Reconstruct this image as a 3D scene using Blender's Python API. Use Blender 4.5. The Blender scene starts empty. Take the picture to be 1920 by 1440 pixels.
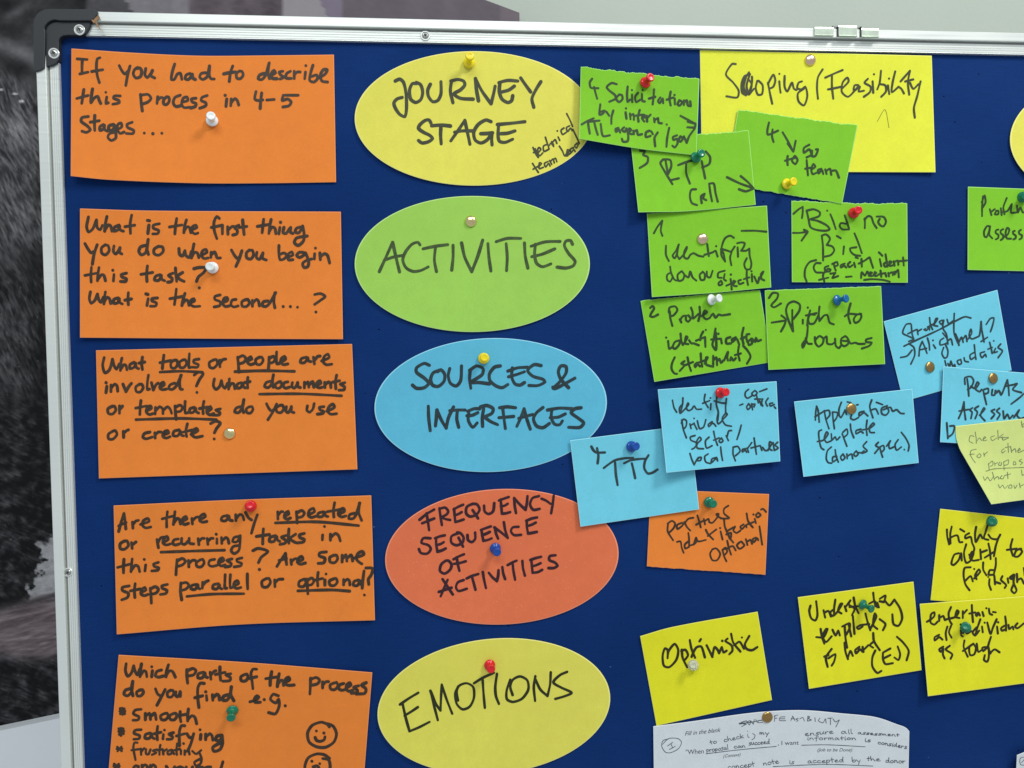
import bpy, bmesh, math, random
import numpy as np
from mathutils import Vector, Matrix
random.seed(7)
rng = np.random.default_rng(7)
C = bpy.context.scene.collection
S = bpy.context.scene

# ------------------------------------------------------------------ camera
F_PX = 1440.0
DIST = 0.6487
YAW, PITCH, ROLL = math.radians(4.886), math.radians(-2.023), math.radians(-0.816)
Fv = Vector((math.sin(YAW)*math.cos(PITCH), math.cos(YAW)*math.cos(PITCH), math.sin(PITCH)))
R0 = Fv.cross(Vector((0, 0, 1))).normalized()
U0 = R0.cross(Fv)
Rv = R0*math.cos(ROLL) + U0*math.sin(ROLL)
Uv = -R0*math.sin(ROLL) + U0*math.cos(ROLL)
CAM = -DIST*Fv
cd = bpy.data.cameras.new("camera")
cam = bpy.data.objects.new("camera", cd)
C.objects.link(cam)
cd.sensor_width = 36; cd.lens = 36*F_PX/1920
cd.clip_start = 0.01; cd.clip_end = 50
m = Matrix((( Rv.x, Uv.x, -Fv.x, CAM.x), (Rv.y, Uv.y, -Fv.y, CAM.y), (Rv.z, Uv.z, -Fv.z, CAM.z), (0, 0, 0, 1)))
cam.matrix_world = m
S.camera = cam
S.render.resolution_x, S.render.resolution_y = 1024, 768

# ------------------------------------------------------------------ world, lamps, exposure
w = bpy.data.worlds.new("World"); S.world = w; w.use_nodes = True
w.node_tree.nodes["Background"].inputs[0].default_value = (0.86, 0.93, 1.0, 1)
w.node_tree.nodes["Background"].inputs[1].default_value = 0.50
S.view_settings.view_transform = 'Standard'; S.view_settings.look = 'None'
S.view_settings.exposure = 0.0; S.view_settings.gamma = 1.0
S.view_settings.use_curve_mapping = False

def area(name, loc, target, sx, sy, power, col):
    l = bpy.data.lights.new(name, 'AREA'); l.shape = 'RECTANGLE'; l.size = sx; l.size_y = sy
    l.energy = power; l.color = col
    o = bpy.data.objects.new(name, l); C.objects.link(o)
    o.location = loc
    o.rotation_euler = (Vector(target) - Vector(loc)).to_track_quat('-Z', 'Y').to_euler()
    return o
area('ceiling_lamp', (1.05, -0.95, 1.45), (0.1, 0, 0), 0.40, 0.40, 22.0, (1.0, 0.975, 0.93))
area('ceiling_panel_light', (-0.3, -1.9, 1.7), (0, 0, 0), 1.6, 0.7, 23.0, (0.97, 1.0, 0.98))

# ------------------------------------------------------------------ helpers
def P(px, py, h=0.0):
    """point of the board (height h in metres proud of the fabric) seen at a photo pixel"""
    px = float(px); py = float(py); h = float(h)
    d = Fv + Rv*((px-960)/F_PX) - Uv*((py-720)/F_PX)
    t = (-h - CAM.y)/d.y
    return CAM + t*d

def srgb(r, g, b, k=1.0):
    f = lambda c: ((c/255)/12.92 if c <= 10.3 else (((c/255)+0.055)/1.055)**2.4)*k
    return (f(r), f(g), f(b), 1)

def prop(o, label=None, cat=None, group=None, kind=None):
    if label: o['label'] = label
    if cat: o['category'] = cat
    if group: o['group'] = group
    if kind: o['kind'] = kind
    return o

def mk(name, verts, faces, mats, parent=None, origin=None, mi=None, smooth=False):
    me = bpy.data.meshes.new(name)
    o0 = Vector(origin) if origin is not None else Vector((0, 0, 0))
    me.from_pydata([tuple(Vector(v)-o0) for v in verts], [], faces)
    if not isinstance(mats, (list, tuple)): mats = [mats]
    for x in mats: me.materials.append(x)
    if mi: me.polygons.foreach_set('material_index', mi)
    if smooth: me.polygons.foreach_set('use_smooth', [True]*len(me.polygons))
    me.update()
    o = bpy.data.objects.new(name, me); C.objects.link(o)
    if parent is None: o.location = o0
    else: o.parent = parent
    return o

def empty(name, loc):
    o = bpy.data.objects.new(name, None); C.objects.link(o); o.location = loc
    o.empty_display_size = 0.01
    return o

def bsdf(name):
    mt = bpy.data.materials.new(name); mt.use_nodes = True
    nt = mt.node_tree; b = nt.nodes['Principled BSDF']
    return mt, nt, b

def coords(nt, scale=None):
    tc = nt.nodes.new('ShaderNodeTexCoord')
    if scale is None: return tc.outputs['Object']
    mp = nt.nodes.new('ShaderNodeMapping'); mp.inputs['Scale'].default_value = scale
    nt.links.new(tc.outputs['Object'], mp.inputs[0]); return mp.outputs[0]

def noise(nt, vec, scale, detail=3, rough=0.5):
    n = nt.nodes.new('ShaderNodeTexNoise'); n.inputs['Scale'].default_value = scale
    n.inputs['Detail'].default_value = detail; n.inputs['Roughness'].default_value = rough
    nt.links.new(vec, n.inputs['Vector']); return n.outputs['Fac']

def ramp(nt, fac, stops):
    r = nt.nodes.new('ShaderNodeValToRGB'); nt.links.new(fac, r.inputs[0])
    e = r.color_ramp.elements
    while len(e) < len(stops): e.new(0.5)
    for i, (p, c) in enumerate(stops): e[i].position = p; e[i].color = c
    return r.outputs[0]

def bump(nt, b, h, strength, dist):
    n = nt.nodes.new('ShaderNodeBump'); n.inputs['Strength'].default_value = strength
    n.inputs['Distance'].default_value = dist
    nt.links.new(h, n.inputs['Height']); nt.links.new(n.outputs[0], b.inputs['Normal'])

def mul(c, k): return (min(c[0]*k, 1), min(c[1]*k, 1), min(c[2]*k, 1), 1)

def paper(name, col, fleck=None, bright=None):
    mt, nt, b = bsdf(name)
    v = coords(nt)
    n = noise(nt, v, 60, 8, 0.75)
    c0 = ramp(nt, n, [(0.28, mul(col, 0.93)), (0.55, col), (0.78, mul(col, 1.06))])
    nl = noise(nt, v, 9, 2, 0.5)
    ml = nt.nodes.new('ShaderNodeMix'); ml.data_type = 'RGBA'; ml.blend_type = 'MULTIPLY'; ml.inputs[0].default_value = 1
    nt.links.new(c0, ml.inputs[6]); nt.links.new(ramp(nt, nl, [(0.3, (.95, .95, .95, 1)), (0.7, (1.03, 1.03, 1.03, 1))]), ml.inputs[7])
    c = ml.outputs[2]
    n2 = noise(nt, v, 900, 3, 0.7)
    mx = nt.nodes.new('ShaderNodeMix'); mx.data_type = 'RGBA'; mx.blend_type = 'MULTIPLY'
    mx.inputs[0].default_value = 0.35
    r2 = ramp(nt, n2, [(0.3, (0.84, 0.84, 0.84, 1)), (0.7, (1.12, 1.12, 1.12, 1))])
    nt.links.new(c, mx.inputs[6]); nt.links.new(r2, mx.inputs[7])
    out = mx.outputs[2]
    if fleck:
        vo = nt.nodes.new('ShaderNodeTexVoronoi'); vo.inputs['Scale'].default_value = fleck
        nt.links.new(v, vo.inputs['Vector'])
        rr = ramp(nt, vo.outputs['Distance'], [(0.0, (1, 1, 1, 1)), (0.10, (1, 1, 1, 1)), (0.15, (0, 0, 0, 1))])
        # only a share of the cells carries a fleck
        gt = nt.nodes.new('ShaderNodeMath'); gt.operation = 'GREATER_THAN'; gt.inputs[1].default_value = 0.72
        sp = nt.nodes.new('ShaderNodeSeparateColor'); nt.links.new(vo.outputs['Color'], sp.inputs[0])
        nt.links.new(sp.outputs[0], gt.inputs[0])
        mm = nt.nodes.new('ShaderNodeMath'); mm.operation = 'MULTIPLY'
        nt.links.new(rr, mm.inputs[0]); nt.links.new(gt.outputs[0], mm.inputs[1])
        m3 = nt.nodes.new('ShaderNodeMix'); m3.data_type = 'RGBA'
        nt.links.new(mm.outputs[0], m3.inputs[0]); nt.links.new(out, m3.inputs[6])
        m3.inputs[7].default_value = bright
        out = m3.outputs[2]
    nt.links.new(out, b.inputs['Base Color'])
    b.inputs['Roughness'].default_value = 0.82
    b.inputs['Specular IOR Level'].default_value = 0.25
    bump(nt, b, n2, 0.12, 0.0002)
    return mt

def flat(name, col, rough=0.5, metal=0.0, spec=0.5, var=0.0, scale=200):
    mt, nt, b = bsdf(name)
    if var:
        n = noise(nt, coords(nt), scale, 5, 0.6)
        nt.links.new(ramp(nt, n, [(0.3, mul(col, 1-var)), (0.7, mul(col, 1+var))]), b.inputs['Base Color'])
    else: b.inputs['Base Color'].default_value = col
    b.inputs['Roughness'].default_value = rough; b.inputs['Metallic'].default_value = metal
    b.inputs['Specular IOR Level'].default_value = spec
    return mt

K = 1.0
PAPER = {
 'orange': paper('orange_card', srgb(234, 133, 54, K)),
 'salmon': paper('salmon_card', srgb(226, 116, 76, K), 420, srgb(246, 160, 125)),
 'yellow': paper('yellow_card', srgb(224, 219, 92, K)),
 'yellow2': paper('yellow_neon_card', srgb(226, 230, 66, K)),
 'yellow3': paper('yellow_lower_card', srgb(228, 226, 38, K)),
 'green': paper('green_card', srgb(156, 206, 88, K)),
 'green2': paper('bright_green_card', srgb(127, 197, 44, K)),
 'blue': paper('blue_card', srgb(92, 184, 214, K)),
 'blue2': paper('light_blue_card', srgb(112, 204, 226, K)),
 'postit': paper('pale_sticky_note', srgb(208, 222, 134, K)),
 'white': paper('white_paper', srgb(213, 221, 225, K)),
}
EDGE = {k: flat(k+'_cut_edge', c, 0.8) for k, c in {
 'orange': srgb(238, 150, 88), 'salmon': srgb(240, 150, 115), 'yellow': srgb(238, 234, 140), 'yellow2': srgb(238, 240, 120),
 'yellow3': srgb(235, 235, 110), 'green': srgb(190, 228, 140), 'green2': srgb(160, 224, 120), 'blue': srgb(150, 215, 235), 'blue2': srgb(160, 225, 240),
 'postit': srgb(220, 235, 160), 'white': srgb(225, 232, 236)}.items()}
def ink(name, c, var=0.25):
    mt = flat(name, c, 0.5, 0, 0.4, 0)
    nt = mt.node_tree; b = nt.nodes['Principled BSDF']; v = coords(nt)
    n1 = noise(nt, v, 160, 4, 0.7)
    nt.links.new(ramp(nt, n1, [(0.32, mul(c, .5)), (0.5, mul(c, .78)), (0.72, mul(c, 1.2))]), b.inputs['Base Color'])
    return mt
INK = {'orange': ink('ink_on_orange', srgb(66, 50, 34)), 'salmon': ink('ink_on_salmon', srgb(56, 22, 36)),
 'yellow': ink('ink_on_yellow', srgb(62, 66, 40)), 'yellow2': ink('ink_on_neon_yellow', srgb(60, 66, 30)),
 'yellow3': ink('ink_on_lower_yellow', srgb(48, 44, 10)), 'green': ink('ink_on_green', srgb(64, 86, 42)),
 'green2': ink('ink_on_bright_green', srgb(40, 70, 26)), 'blue': ink('ink_on_blue', srgb(38, 60, 66)),
 'blue2': ink('ink_on_light_blue', srgb(44, 66, 72)), 'postit': ink('pen_on_sticky_note', srgb(132, 150, 104)),
 'white': ink('pencil_on_paper', srgb(84, 94, 104)), 'dark': ink('dark_green_marker', srgb(40, 44, 10)),
 'thin': ink('fine_pen', srgb(120, 130, 40)), 'print': ink('printed_text', srgb(62, 72, 82))}

# ------------------------------------------------------------------ wall and mural
WALL_Y = 0.42
wallm, nt, b = bsdf('white_plaster')
n = noise(nt, coords(nt), 3, 4, 0.5)
nt.links.new(ramp(nt, n, [(0.3, srgb(176, 187, 176)), (0.7, srgb(184, 193, 183))]), b.inputs['Base Color'])
b.inputs['Roughness'].default_value = 0.9
n2 = noise(nt, coords(nt), 180, 4, 0.6); bump(nt, b, n2, 0.3, 0.001)
o = mk('wall', [(-2.5, WALL_Y, -1.6), (3.5, WALL_Y, -1.6), (3.5, WALL_Y, 1.9), (-2.5, WALL_Y, 1.9),
                (-2.5, WALL_Y+.1, -1.6), (3.5, WALL_Y+.1, -1.6), (3.5, WALL_Y+.1, 1.9), (-2.5, WALL_Y+.1, 1.9)],
       [(0, 1, 2, 3), (7, 6, 5, 4), (0, 4, 5, 1), (1, 5, 6, 2), (2, 6, 7, 3), (3, 7, 4, 0)], wallm)
prop(o, kind='structure')

def vnoise(x, y, seed):
    xi = np.floor(x).astype(np.int64); yi = np.floor(y).astype(np.int64)
    fx = x-xi; fy = y-yi; fx = fx*fx*(3-2*fx); fy = fy*fy*(3-2*fy)
    def hsh(a, b_):
        h = (a*374761393 + b_*668265263 + seed*974634777) & 0xffffffff
        h = ((h ^ (h >> 13))*1274126177) & 0xffffffff
        return ((h ^ (h >> 16)) & 0xffff)/65535.0
    return (hsh(xi, yi)*(1-fx)+hsh(xi+1, yi)*fx)*(1-fy) + (hsh(xi, yi+1)*(1-fx)+hsh(xi+1, yi+1)*fx)*fy
def fbm(x, y, seed, o=4):
    s = 0; a = 0.5
    for i in range(o): s = s + a*vnoise(x*2**i, y*2**i, seed+i); a *= 0.5
    return s/(1-0.5**o)
def sst(a, b_, x): t = np.clip((x-a)/(b_-a), 0, 1); return t*t*(3-2*t)

def mural():
    xs = np.concatenate([np.arange(-110, 150, 1.7), np.arange(150, 980, 8)]); nx = len(xs)
    ny = 720
    X = np.tile(xs, (ny, 1))
    top = np.maximum(-150, -150+(xs-508)*0.373); bot = 1370-0.21*xs
    t = np.linspace(0, 1, ny)[:, None]
    Y = top[None, :]*(1-t) + bot[None, :]*t
    # grey photographic print: fur above, foliage and rock below
    wx = X+14*(fbm(X/70, Y/70, 81, 2)-.5); wy = Y+14*(fbm(X/70, Y/70, 82, 2)-.5)
    soft = fbm(X/60, Y/60, 11, 4); fine = fbm(X/8, Y/6, 21, 3)
    def hair(ang, lng, wd_, seed):
        a = math.radians(ang); u = wx*math.cos(a)+wy*math.sin(a); v_ = -wx*math.sin(a)+wy*math.cos(a)
        return fbm(u/lng, v_/wd_, seed, 4)-.5
    g = 46+70*(soft-.5)+20*(fine-.5)
    # blurred head and ear shapes at the very top
    g = g + 45*np.exp(-(((X-30)/26)**2+((Y-38+.5*X)/12)**2)) + 48*np.exp(-((Y-82-0.45*X)/17)**2)*(1-sst(58, 80, X))
    g = g - 30*np.exp(-(((X-40)/34)**2+((Y-132)/24)**2)) - 22*np.exp(-(((X-20)/30)**2+((Y-8)/16)**2))
    # back of the animal: long fur fanning downwards to the right
    m1 = sst(132, 178, Y-.55*X+25)*(1-sst(430, 560, Y))
    f1 = 66+120*hair(62, 15, 3.6, 31)+60*(soft-.5)-16*sst(40, 90, X)+22*np.exp(-((Y-235-0.7*X)/40)**2)
    g = g*(1-m1)+f1*m1
    m2 = sst(430, 560, Y)*(1-sst(700, 800, Y))
    f2 = 44+105*hair(66, 14, 3.8, 35)+40*(soft-.5)-26*sst(30, 85, X)
    g = g*(1-m2)+f2*m2
    m3 = sst(700, 800, Y)
    leaf = fbm(wx/15, wy/12, 47, 3)-.5
    f3 = 30+110*leaf+70*hair(20, 14, 3, 39)-18*sst(40, 90, X)*(Y < 1000)
    g = g*(1-m3)+f3*m3
    tips = fbm(wx/6, wy/3, 91, 2); g = g+np.where((tips > .86) & (Y > 520), 40, 0)*sst(.45, .6, fbm(X/40, Y/40, 71, 2))
    for (cx_, cy_, rx_, ry_) in ((2, 168, 5, 2), (40, 190, 5, 3), (28, 176, 6, 2), (92, 172, 7, 1.6)):
        g = g+120*np.exp(-(((X-cx_)/rx_)**2+((Y-cy_)/ry_)**2)**2)
    g = np.clip(g, 8, 210)
    streak = .5+hair(-14, 30, 4, 99)
    # white water
    wn = fbm(X/12, Y/10, 51, 4)-.5
    ww = sst(0, 9, X-60-46*wn-14*np.sin((Y-1010)/26))*sst(0, 14, Y-1018-30*wn+.25*(X-50))*(1-sst(1112, 1122, Y+0.3*X-26))
    g = g*(1-ww)+ww*(158+40*(fine-.5)+60*(streak-.5))
    # rocky bank below it
    bk = sst(1120, 1165, Y+0.25*X)*(1-sst(1215, 1250, Y+18*(soft-.5)))
    R = g*(1-bk)+bk*(116+90*(streak-.5)); G = g*(1-bk)+bk*(104+90*(streak-.5)); B = (g+2)*(1-bk)+bk*(107+90*(streak-.5))
    # upper part, right of the corner: broad grey facets
    def put(mask, c, a=18):
        nonlocal R, G, B
        v = a*(fbm(X/30, Y/60, 61, 3)-.5)+a*0.6*(fine-.5)
        R = np.where(mask, c[0]+v, R); G = np.where(mask, c[1]+v, G); B = np.where(mask, c[2]+v, B)
    U = Y < 200
    put(U & (X > 160) & (X <= 235+0.6*Y), (66, 65, 68), 34)
    put(U & (X > 235+0.6*Y) & (X <= 355), (114, 112, 117), 26)
    put(U & (X > 355) & (X <= 532), (88, 80, 86), 40)
    put(U & (X > 532) & (X <= 598+0.55*Y), (142, 137, 142), 8)
    put(U & (X > 598+0.55*Y) & (X <= 645), (116, 108, 124), 8)
    put(U & (X > 645), (97, 89, 98), 12)
    put(U & (X > 938), (108, 99, 106), 10)
    col = np.clip(np.stack([R, G, B], -1), 4, 250)/255
    lin = np.where(col <= .04045, col/12.92, ((col+.055)/1.055)**2.4)
    y0 = WALL_Y-0.012
    verts = [tuple(P(float(X[j, i]), float(Y[j, i]), -y0)) for j in range(ny) for i in range(nx)]
    faces = [(j*nx+i, (j+1)*nx+i, (j+1)*nx+i+1, j*nx+i+1) for j in range(ny-1) for i in range(nx-1)]
    mt, nt, b = bsdf('printed_mural')
    at = nt.nodes.new('ShaderNodeVertexColor'); at.layer_name = 'print'
    nt.links.new(at.outputs[0], b.inputs['Base Color']); b.inputs['Roughness'].default_value = 0.6
    b.inputs['Specular IOR Level'].default_value = 0.2
    # rim, so that the print is a board 8 mm thick
    nv = len(verts); rim = [i for i in range(nx)] + [j*nx+nx-1 for j in range(1, ny)] + \
        [(ny-1)*nx+i for i in range(nx-2, -1, -1)] + [j*nx for j in range(ny-2, 0, -1)]
    verts += [(verts[i][0], y0+0.008, verts[i][2]) for i in rim]
    L = len(rim)
    faces += [(rim[i], rim[(i+1) % L], nv+(i+1) % L, nv+i) for i in range(L)]
    o = mk('mural', verts, faces, mt)
    ca = o.data.color_attributes.new('print', 'FLOAT_COLOR', 'POINT')
    full = np.ones((len(verts), 4)); full[:nv, :3] = lin.reshape(-1, 3); full[nv:, :3] = .2
    ca.data.foreach_set('color', full.ravel())
    prop(o, 'dark black and white photo mural on the wall behind the board', 'mural')
mural()

pnl = flat('white_panel_paint', srgb(238, 243, 246), 0.7, 0, 0.3, 0.02, 6)
yq = WALL_Y-0.03
poly = [(-260, 1370+0.21*260), (0, 1370), (160, 1336.5), (420, 1282), (420, 1560), (-260, 1560)]
fr = [P(x, y, -yq) for x, y in poly]
vs = fr+[v_+Vector((0, 0.028, 0)) for v_ in fr]; n_ = len(fr)
o = mk('white_panel', vs, [tuple(range(n_)), tuple(range(n_, 2*n_))[::-1]]+[(i, n_+i, n_+(i+1) % n_, (i+1) % n_) for i in range(n_)], pnl, None, fr[1])
prop(o, 'plain white panel below the dark mural at the lower left', 'panel')

# ------------------------------------------------------------------ pinboard
ZI = P(1020, 84.2, 0.003).z; XI = P(134.5, 820, 0.003).x     # inner edges of the frame
ZO = P(600, 31.0, 0.006).z; XO = P(92, 820, 0.006).x        # outer edges
WT = ZO-ZI; WL = XI-XO
XR = XI+1.46; ZB = ZI-1.16
alum, nt, b = bsdf('anodised_aluminium')
v = coords(nt)
n = noise(nt, v, 6, 3, 0.5); n2 = noise(nt, v, 500, 4, 0.7)
n5 = noise(nt, coords(nt, (2, 1, 90)), 5, 4, 0.6)
c1 = ramp(nt, n, [(0.3, (0.70, 0.75, 0.72, 1)), (0.7, (0.84, 0.88, 0.84, 1))])
nt.links.new(ramp(nt, n5, [(0.3, (.26, .26, .26, 1)), (0.7, (.46, .46, .46, 1))]), b.inputs['Roughness'])
nt.links.new(c1, b.inputs['Base Color']); b.inputs['Metallic'].default_value = 0.45
pass

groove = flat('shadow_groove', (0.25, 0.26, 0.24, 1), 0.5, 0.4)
ribm = flat('rib_groove_shade', (0.50, 0.53, 0.50, 1), 0.5, 0.3)  # shade in the rib grooves, put into the colour as mid grey
steel = flat('screw_steel', (0.42, 0.44, 0.42, 1), 0.3, 0.9)
bright = flat('bright_washer', (0.8, 0.82, 0.8, 1), 0.25, 0.6)
blackp, nt, b = bsdf('black_plastic')
b.inputs['Base Color'].default_value = srgb(40, 44, 48); b.inputs['Roughness'].default_value = 0.45
n2 = noise(nt, coords(nt), 900, 3, 0.6); bump(nt, b, n2, 0.15, 0.0003)
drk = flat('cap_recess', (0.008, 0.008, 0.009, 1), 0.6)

board = empty('pinboard', (XO, 0.0, ZB-WT))
prop(board, 'large blue fabric pinboard in a ribbed silver aluminium frame with a black corner cap', 'pinboard')
def part(name, verts, faces, mats, mi=None, smooth=False, parent=None):
    p = parent or board
    base = board.location
    o = mk(name, [Vector(v_)-base for v_ in verts], faces, mats, p, None, mi, smooth)
    return o
def boxv(x0, x1, y0, y1, z0, z1):
    return [(x0, y0, z0), (x1, y0, z0), (x1, y1, z0), (x0, y1, z0), (x0, y0, z1), (x1, y0, z1), (x1, y1, z1), (x0, y1, z1)], \
        [(0, 1, 5, 4), (1, 2, 6, 5), (2, 3, 7, 6), (3, 0, 4, 7), (4, 5, 6, 7), (3, 2, 1, 0)]

fab, nt, b = bsdf('blue_board_fabric')
v = coords(nt)
mp_ = nt.nodes.new('ShaderNodeMapping'); mp_.inputs['Rotation'].default_value = (0, math.radians(45), 0)
nt.links.new(v, mp_.inputs[0])
wv = nt.nodes.new('ShaderNodeTexWave'); wv.wave_type = 'BANDS'; wv.bands_direction = 'X'
wv.inputs['Scale'].default_value = 210; wv.inputs['Distortion'].default_value = 1.5; wv.inputs['Detail'].default_value = 2
wv.inputs['Detail Scale'].default_value = 3
nt.links.new(mp_.outputs[0], wv.inputs['Vector'])
n1 = noise(nt, v, 7, 5, 0.55); n3 = noise(nt, v, 620, 3, 0.7)
n4 = noise(nt, coords(nt, (60, 1, 1500)), 1, 2, 0.5)
c1 = ramp(nt, n1, [(0.22, srgb(9, 42, 95)), (0.5, srgb(14, 48, 105)), (0.78, srgb(21, 55, 114))])
lint = nt.nodes.new('ShaderNodeTexVoronoi'); lint.inputs['Scale'].default_value = 55; nt.links.new(v, lint.inputs['Vector'])
lm = ramp(nt, lint.outputs['Distance'], [(0.0, (1, 1, 1, 1)), (0.03, (1, 1, 1, 1)), (0.05, (0, 0, 0, 1))])
sp_ = nt.nodes.new('ShaderNodeSeparateColor'); nt.links.new(lint.outputs['Color'], sp_.inputs[0])
lg = nt.nodes.new('ShaderNodeMath'); lg.operation = 'GREATER_THAN'; lg.inputs[1].default_value = 0.88; nt.links.new(sp_.outputs[0], lg.inputs[0])
l2 = nt.nodes.new('ShaderNodeMath'); l2.operation = 'MULTIPLY'; nt.links.new(lm, l2.inputs[0]); nt.links.new(lg.outputs[0], l2.inputs[1])
l3 = nt.nodes.new('ShaderNodeMath'); l3.operation = 'MULTIPLY'; l3.inputs[1].default_value = 0.35; nt.links.new(l2.outputs[0], l3.inputs[0])
hl = nt.nodes.new('ShaderNodeMix'); hl.data_type = 'RGBA'; nt.links.new(l3.outputs[0], hl.inputs[0]); nt.links.new(c1, hl.inputs[6]); hl.inputs[7].default_value = srgb(120, 150, 200)
hd = nt.nodes.new('ShaderNodeMath'); hd.operation = 'LESS_THAN'; hd.inputs[1].default_value = 0.07; nt.links.new(sp_.outputs[1], hd.inputs[0])
h2 = nt.nodes.new('ShaderNodeMath'); h2.operation = 'MULTIPLY'; nt.links.new(lm, h2.inputs[0]); nt.links.new(hd.outputs[0], h2.inputs[1])
hh = nt.nodes.new('ShaderNodeMix'); hh.data_type = 'RGBA'; nt.links.new(h2.outputs[0], hh.inputs[0]); nt.links.new(hl.outputs[2], hh.inputs[6]); hh.inputs[7].default_value = srgb(4, 14, 38)
c1 = hh.outputs[2]
ad = nt.nodes.new('ShaderNodeMath'); ad.operation = 'ADD'
nt.links.new(wv.outputs['Fac'], ad.inputs[0]); nt.links.new(n3, ad.inputs[1])
ad2 = nt.nodes.new('ShaderNodeMath'); ad2.operation = 'ADD'
nt.links.new(ad.outputs[0], ad2.inputs[0]); nt.links.new(n4, ad2.inputs[1])
dv = nt.nodes.new('ShaderNodeMath'); dv.operation = 'DIVIDE'; dv.inputs[1].default_value = 3
nt.links.new(ad2.outputs[0], dv.inputs[0])
r2 = ramp(nt, dv.outputs[0], [(0.3, (0.66, 0.66, 0.68, 1)), (0.7, (1.32, 1.32, 1.3, 1))])
mx = nt.nodes.new('ShaderNodeMix'); mx.data_type = 'RGBA'; mx.blend_type = 'MULTIPLY'; mx.inputs[0].default_value = 0.8
nt.links.new(c1, mx.inputs[6]); nt.links.new(r2, mx.inputs[7])
nt.links.new(mx.outputs[2], b.inputs['Base Color'])
b.inputs['Roughness'].default_value = 0.85; b.inputs['Specular IOR Level'].default_value = 0.08
b.inputs['Sheen Weight'].default_value = 0.0
bump(nt, b, dv.outputs[0], 0.35, 0.0003)
vv, ff = boxv(XI-0.004, XR+0.004, 0, 0.012, ZB-0.004, ZI+0.004)
part('fabric_panel', vv, ff, fab)

def profile(Wd):
    """(distance from the outer edge, height) of the rail section, in metres"""
    mm = 0.001
    pts = [(0, -12), (0, 5.2), (0.15, 5.7), (0.6, 6.0), (7.0, 6.0), (7.5, 5.8), (7.6, 5.4), (7.6, 2.6), (9.1, 2.6), (9.2, 3.1)]
    x = 9.2; Wm = Wd/mm; n = 4; pit = (Wm-0.5-9.2)/n
    for i in range(n):
        pts += [(x+pit-0.62, 3.1), (x+pit-0.5, 2.95), (x+pit-0.12, 2.95), (x+pit, 3.1)]
        x += pit
    pts += [(Wm-0.15, 3.15), (Wm, 2.8), (Wm, -12)]
    return [(a*mm, h*mm) for a, h in pts]
def rail(Wd, f0, f1, name='frame_rail'):
    pr = profile(Wd); n_ = len(pr)
    vs = [f0(a, h) for a, h in pr] + [f1(a, h) for a, h in pr]
    fs = [(i, i+1, n_+i+1, n_+i) for i in range(n_-1)] + [(n_-1, 0, n_, 2*n_-1)]
    fs += [tuple(range(n_))[::-1], tuple(range(n_, 2*n_))]
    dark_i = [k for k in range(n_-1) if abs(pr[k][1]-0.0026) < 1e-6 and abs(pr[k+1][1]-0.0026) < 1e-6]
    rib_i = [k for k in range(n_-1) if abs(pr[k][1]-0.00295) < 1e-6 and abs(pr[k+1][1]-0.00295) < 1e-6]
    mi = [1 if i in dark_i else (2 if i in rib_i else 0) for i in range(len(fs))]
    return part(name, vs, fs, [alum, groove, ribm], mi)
XRo, ZBo = XR+WL, ZB-WT
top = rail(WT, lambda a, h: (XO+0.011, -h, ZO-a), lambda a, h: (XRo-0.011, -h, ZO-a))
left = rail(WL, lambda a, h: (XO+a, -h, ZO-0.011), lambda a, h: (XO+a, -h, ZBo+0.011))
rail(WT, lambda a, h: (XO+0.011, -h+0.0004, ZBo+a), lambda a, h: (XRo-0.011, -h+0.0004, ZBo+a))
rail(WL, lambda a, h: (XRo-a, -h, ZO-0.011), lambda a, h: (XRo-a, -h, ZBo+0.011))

def prism(poly, y0, y1, bev=0.0004):
    """poly: list of (x,z); front face at y0 (towards viewer), back at y1, small bevel at the front"""
    n_ = len(poly); cx = sum(p[0] for p in poly)/n_; cz = sum(p[1] for p in poly)/n_
    area_ = sum(poly[i][0]*poly[(i+1) % n_][1]-poly[(i+1) % n_][0]*poly[i][1] for i in range(n_))
    sg = 1 if area_ > 0 else -1
    ins = []
    for i in range(n_):
        a = Vector(poly[i-1]); b_ = Vector(poly[i]); c_ = Vector(poly[(i+1) % n_])
        t = (c_-a); t = t.normalized() if t.length > 1e-9 else Vector((1, 0))
        nn = Vector((-t.y, t.x))*sg
        ins.append((b_.x+nn.x*bev, b_.y+nn.y*bev))
    vs = [(p[0], y0, p[1]) for p in ins] + [(p[0], y0+bev, p[1]) for p in poly] + [(p[0], y1, p[1]) for p in poly]
    fs = [tuple(range(n_))] + [(i, (i+1) % n_, n_+(i+1) % n_, n_+i) for i in range(n_)] + \
        [(n_+i, n_+(i+1) % n_, 2*n_+(i+1) % n_, 2*n_+i) for i in range(n_)] + [tuple(range(2*n_, 3*n_))[::-1]]
    return vs, fs
def cr(pts, closed=False, step=3.0, ten=1.0):
    """centripetal-ish Catmull-Rom through pixel points"""
    n_ = len(pts)
    if n_ < 2: return list(pts)
    out = []
    rngi = range(n_ if closed else n_-1)
    for i in rngi:
        p1 = np.array(pts[i], float); p2 = np.array(pts[(i+1) % n_], float)
        p0 = np.array(pts[i-1] if (closed or i > 0) else 2*p1-p2, float)
        p3 = np.array(pts[(i+2) % n_] if (closed or i < n_-2) else 2*p2-p1, float)
        d = np.linalg.norm(p2-p1)
        k = max(1, int(math.ceil(d/step)))
        d0 = np.linalg.norm(p1-p0)+1e-6; d3 = np.linalg.norm(p3-p2)+1e-6; d = d+1e-6
        m1 = (p2-p0)/(d0+d)*d*ten if n_ > 2 else p2-p1
        m2 = (p3-p1)/(d+d3)*d*ten if n_ > 2 else p2-p1
        for j in range(k):
            t = j/k
            out.append((2*t**3-3*t**2+1)*p1+(t**3-2*t**2+t)*m1+(-2*t**3+3*t**2)*p2+(t**3-t**2)*m2)
    if not closed: out.append(np.array(pts[-1], float))
    return [tuple(p) for p in out]
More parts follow.
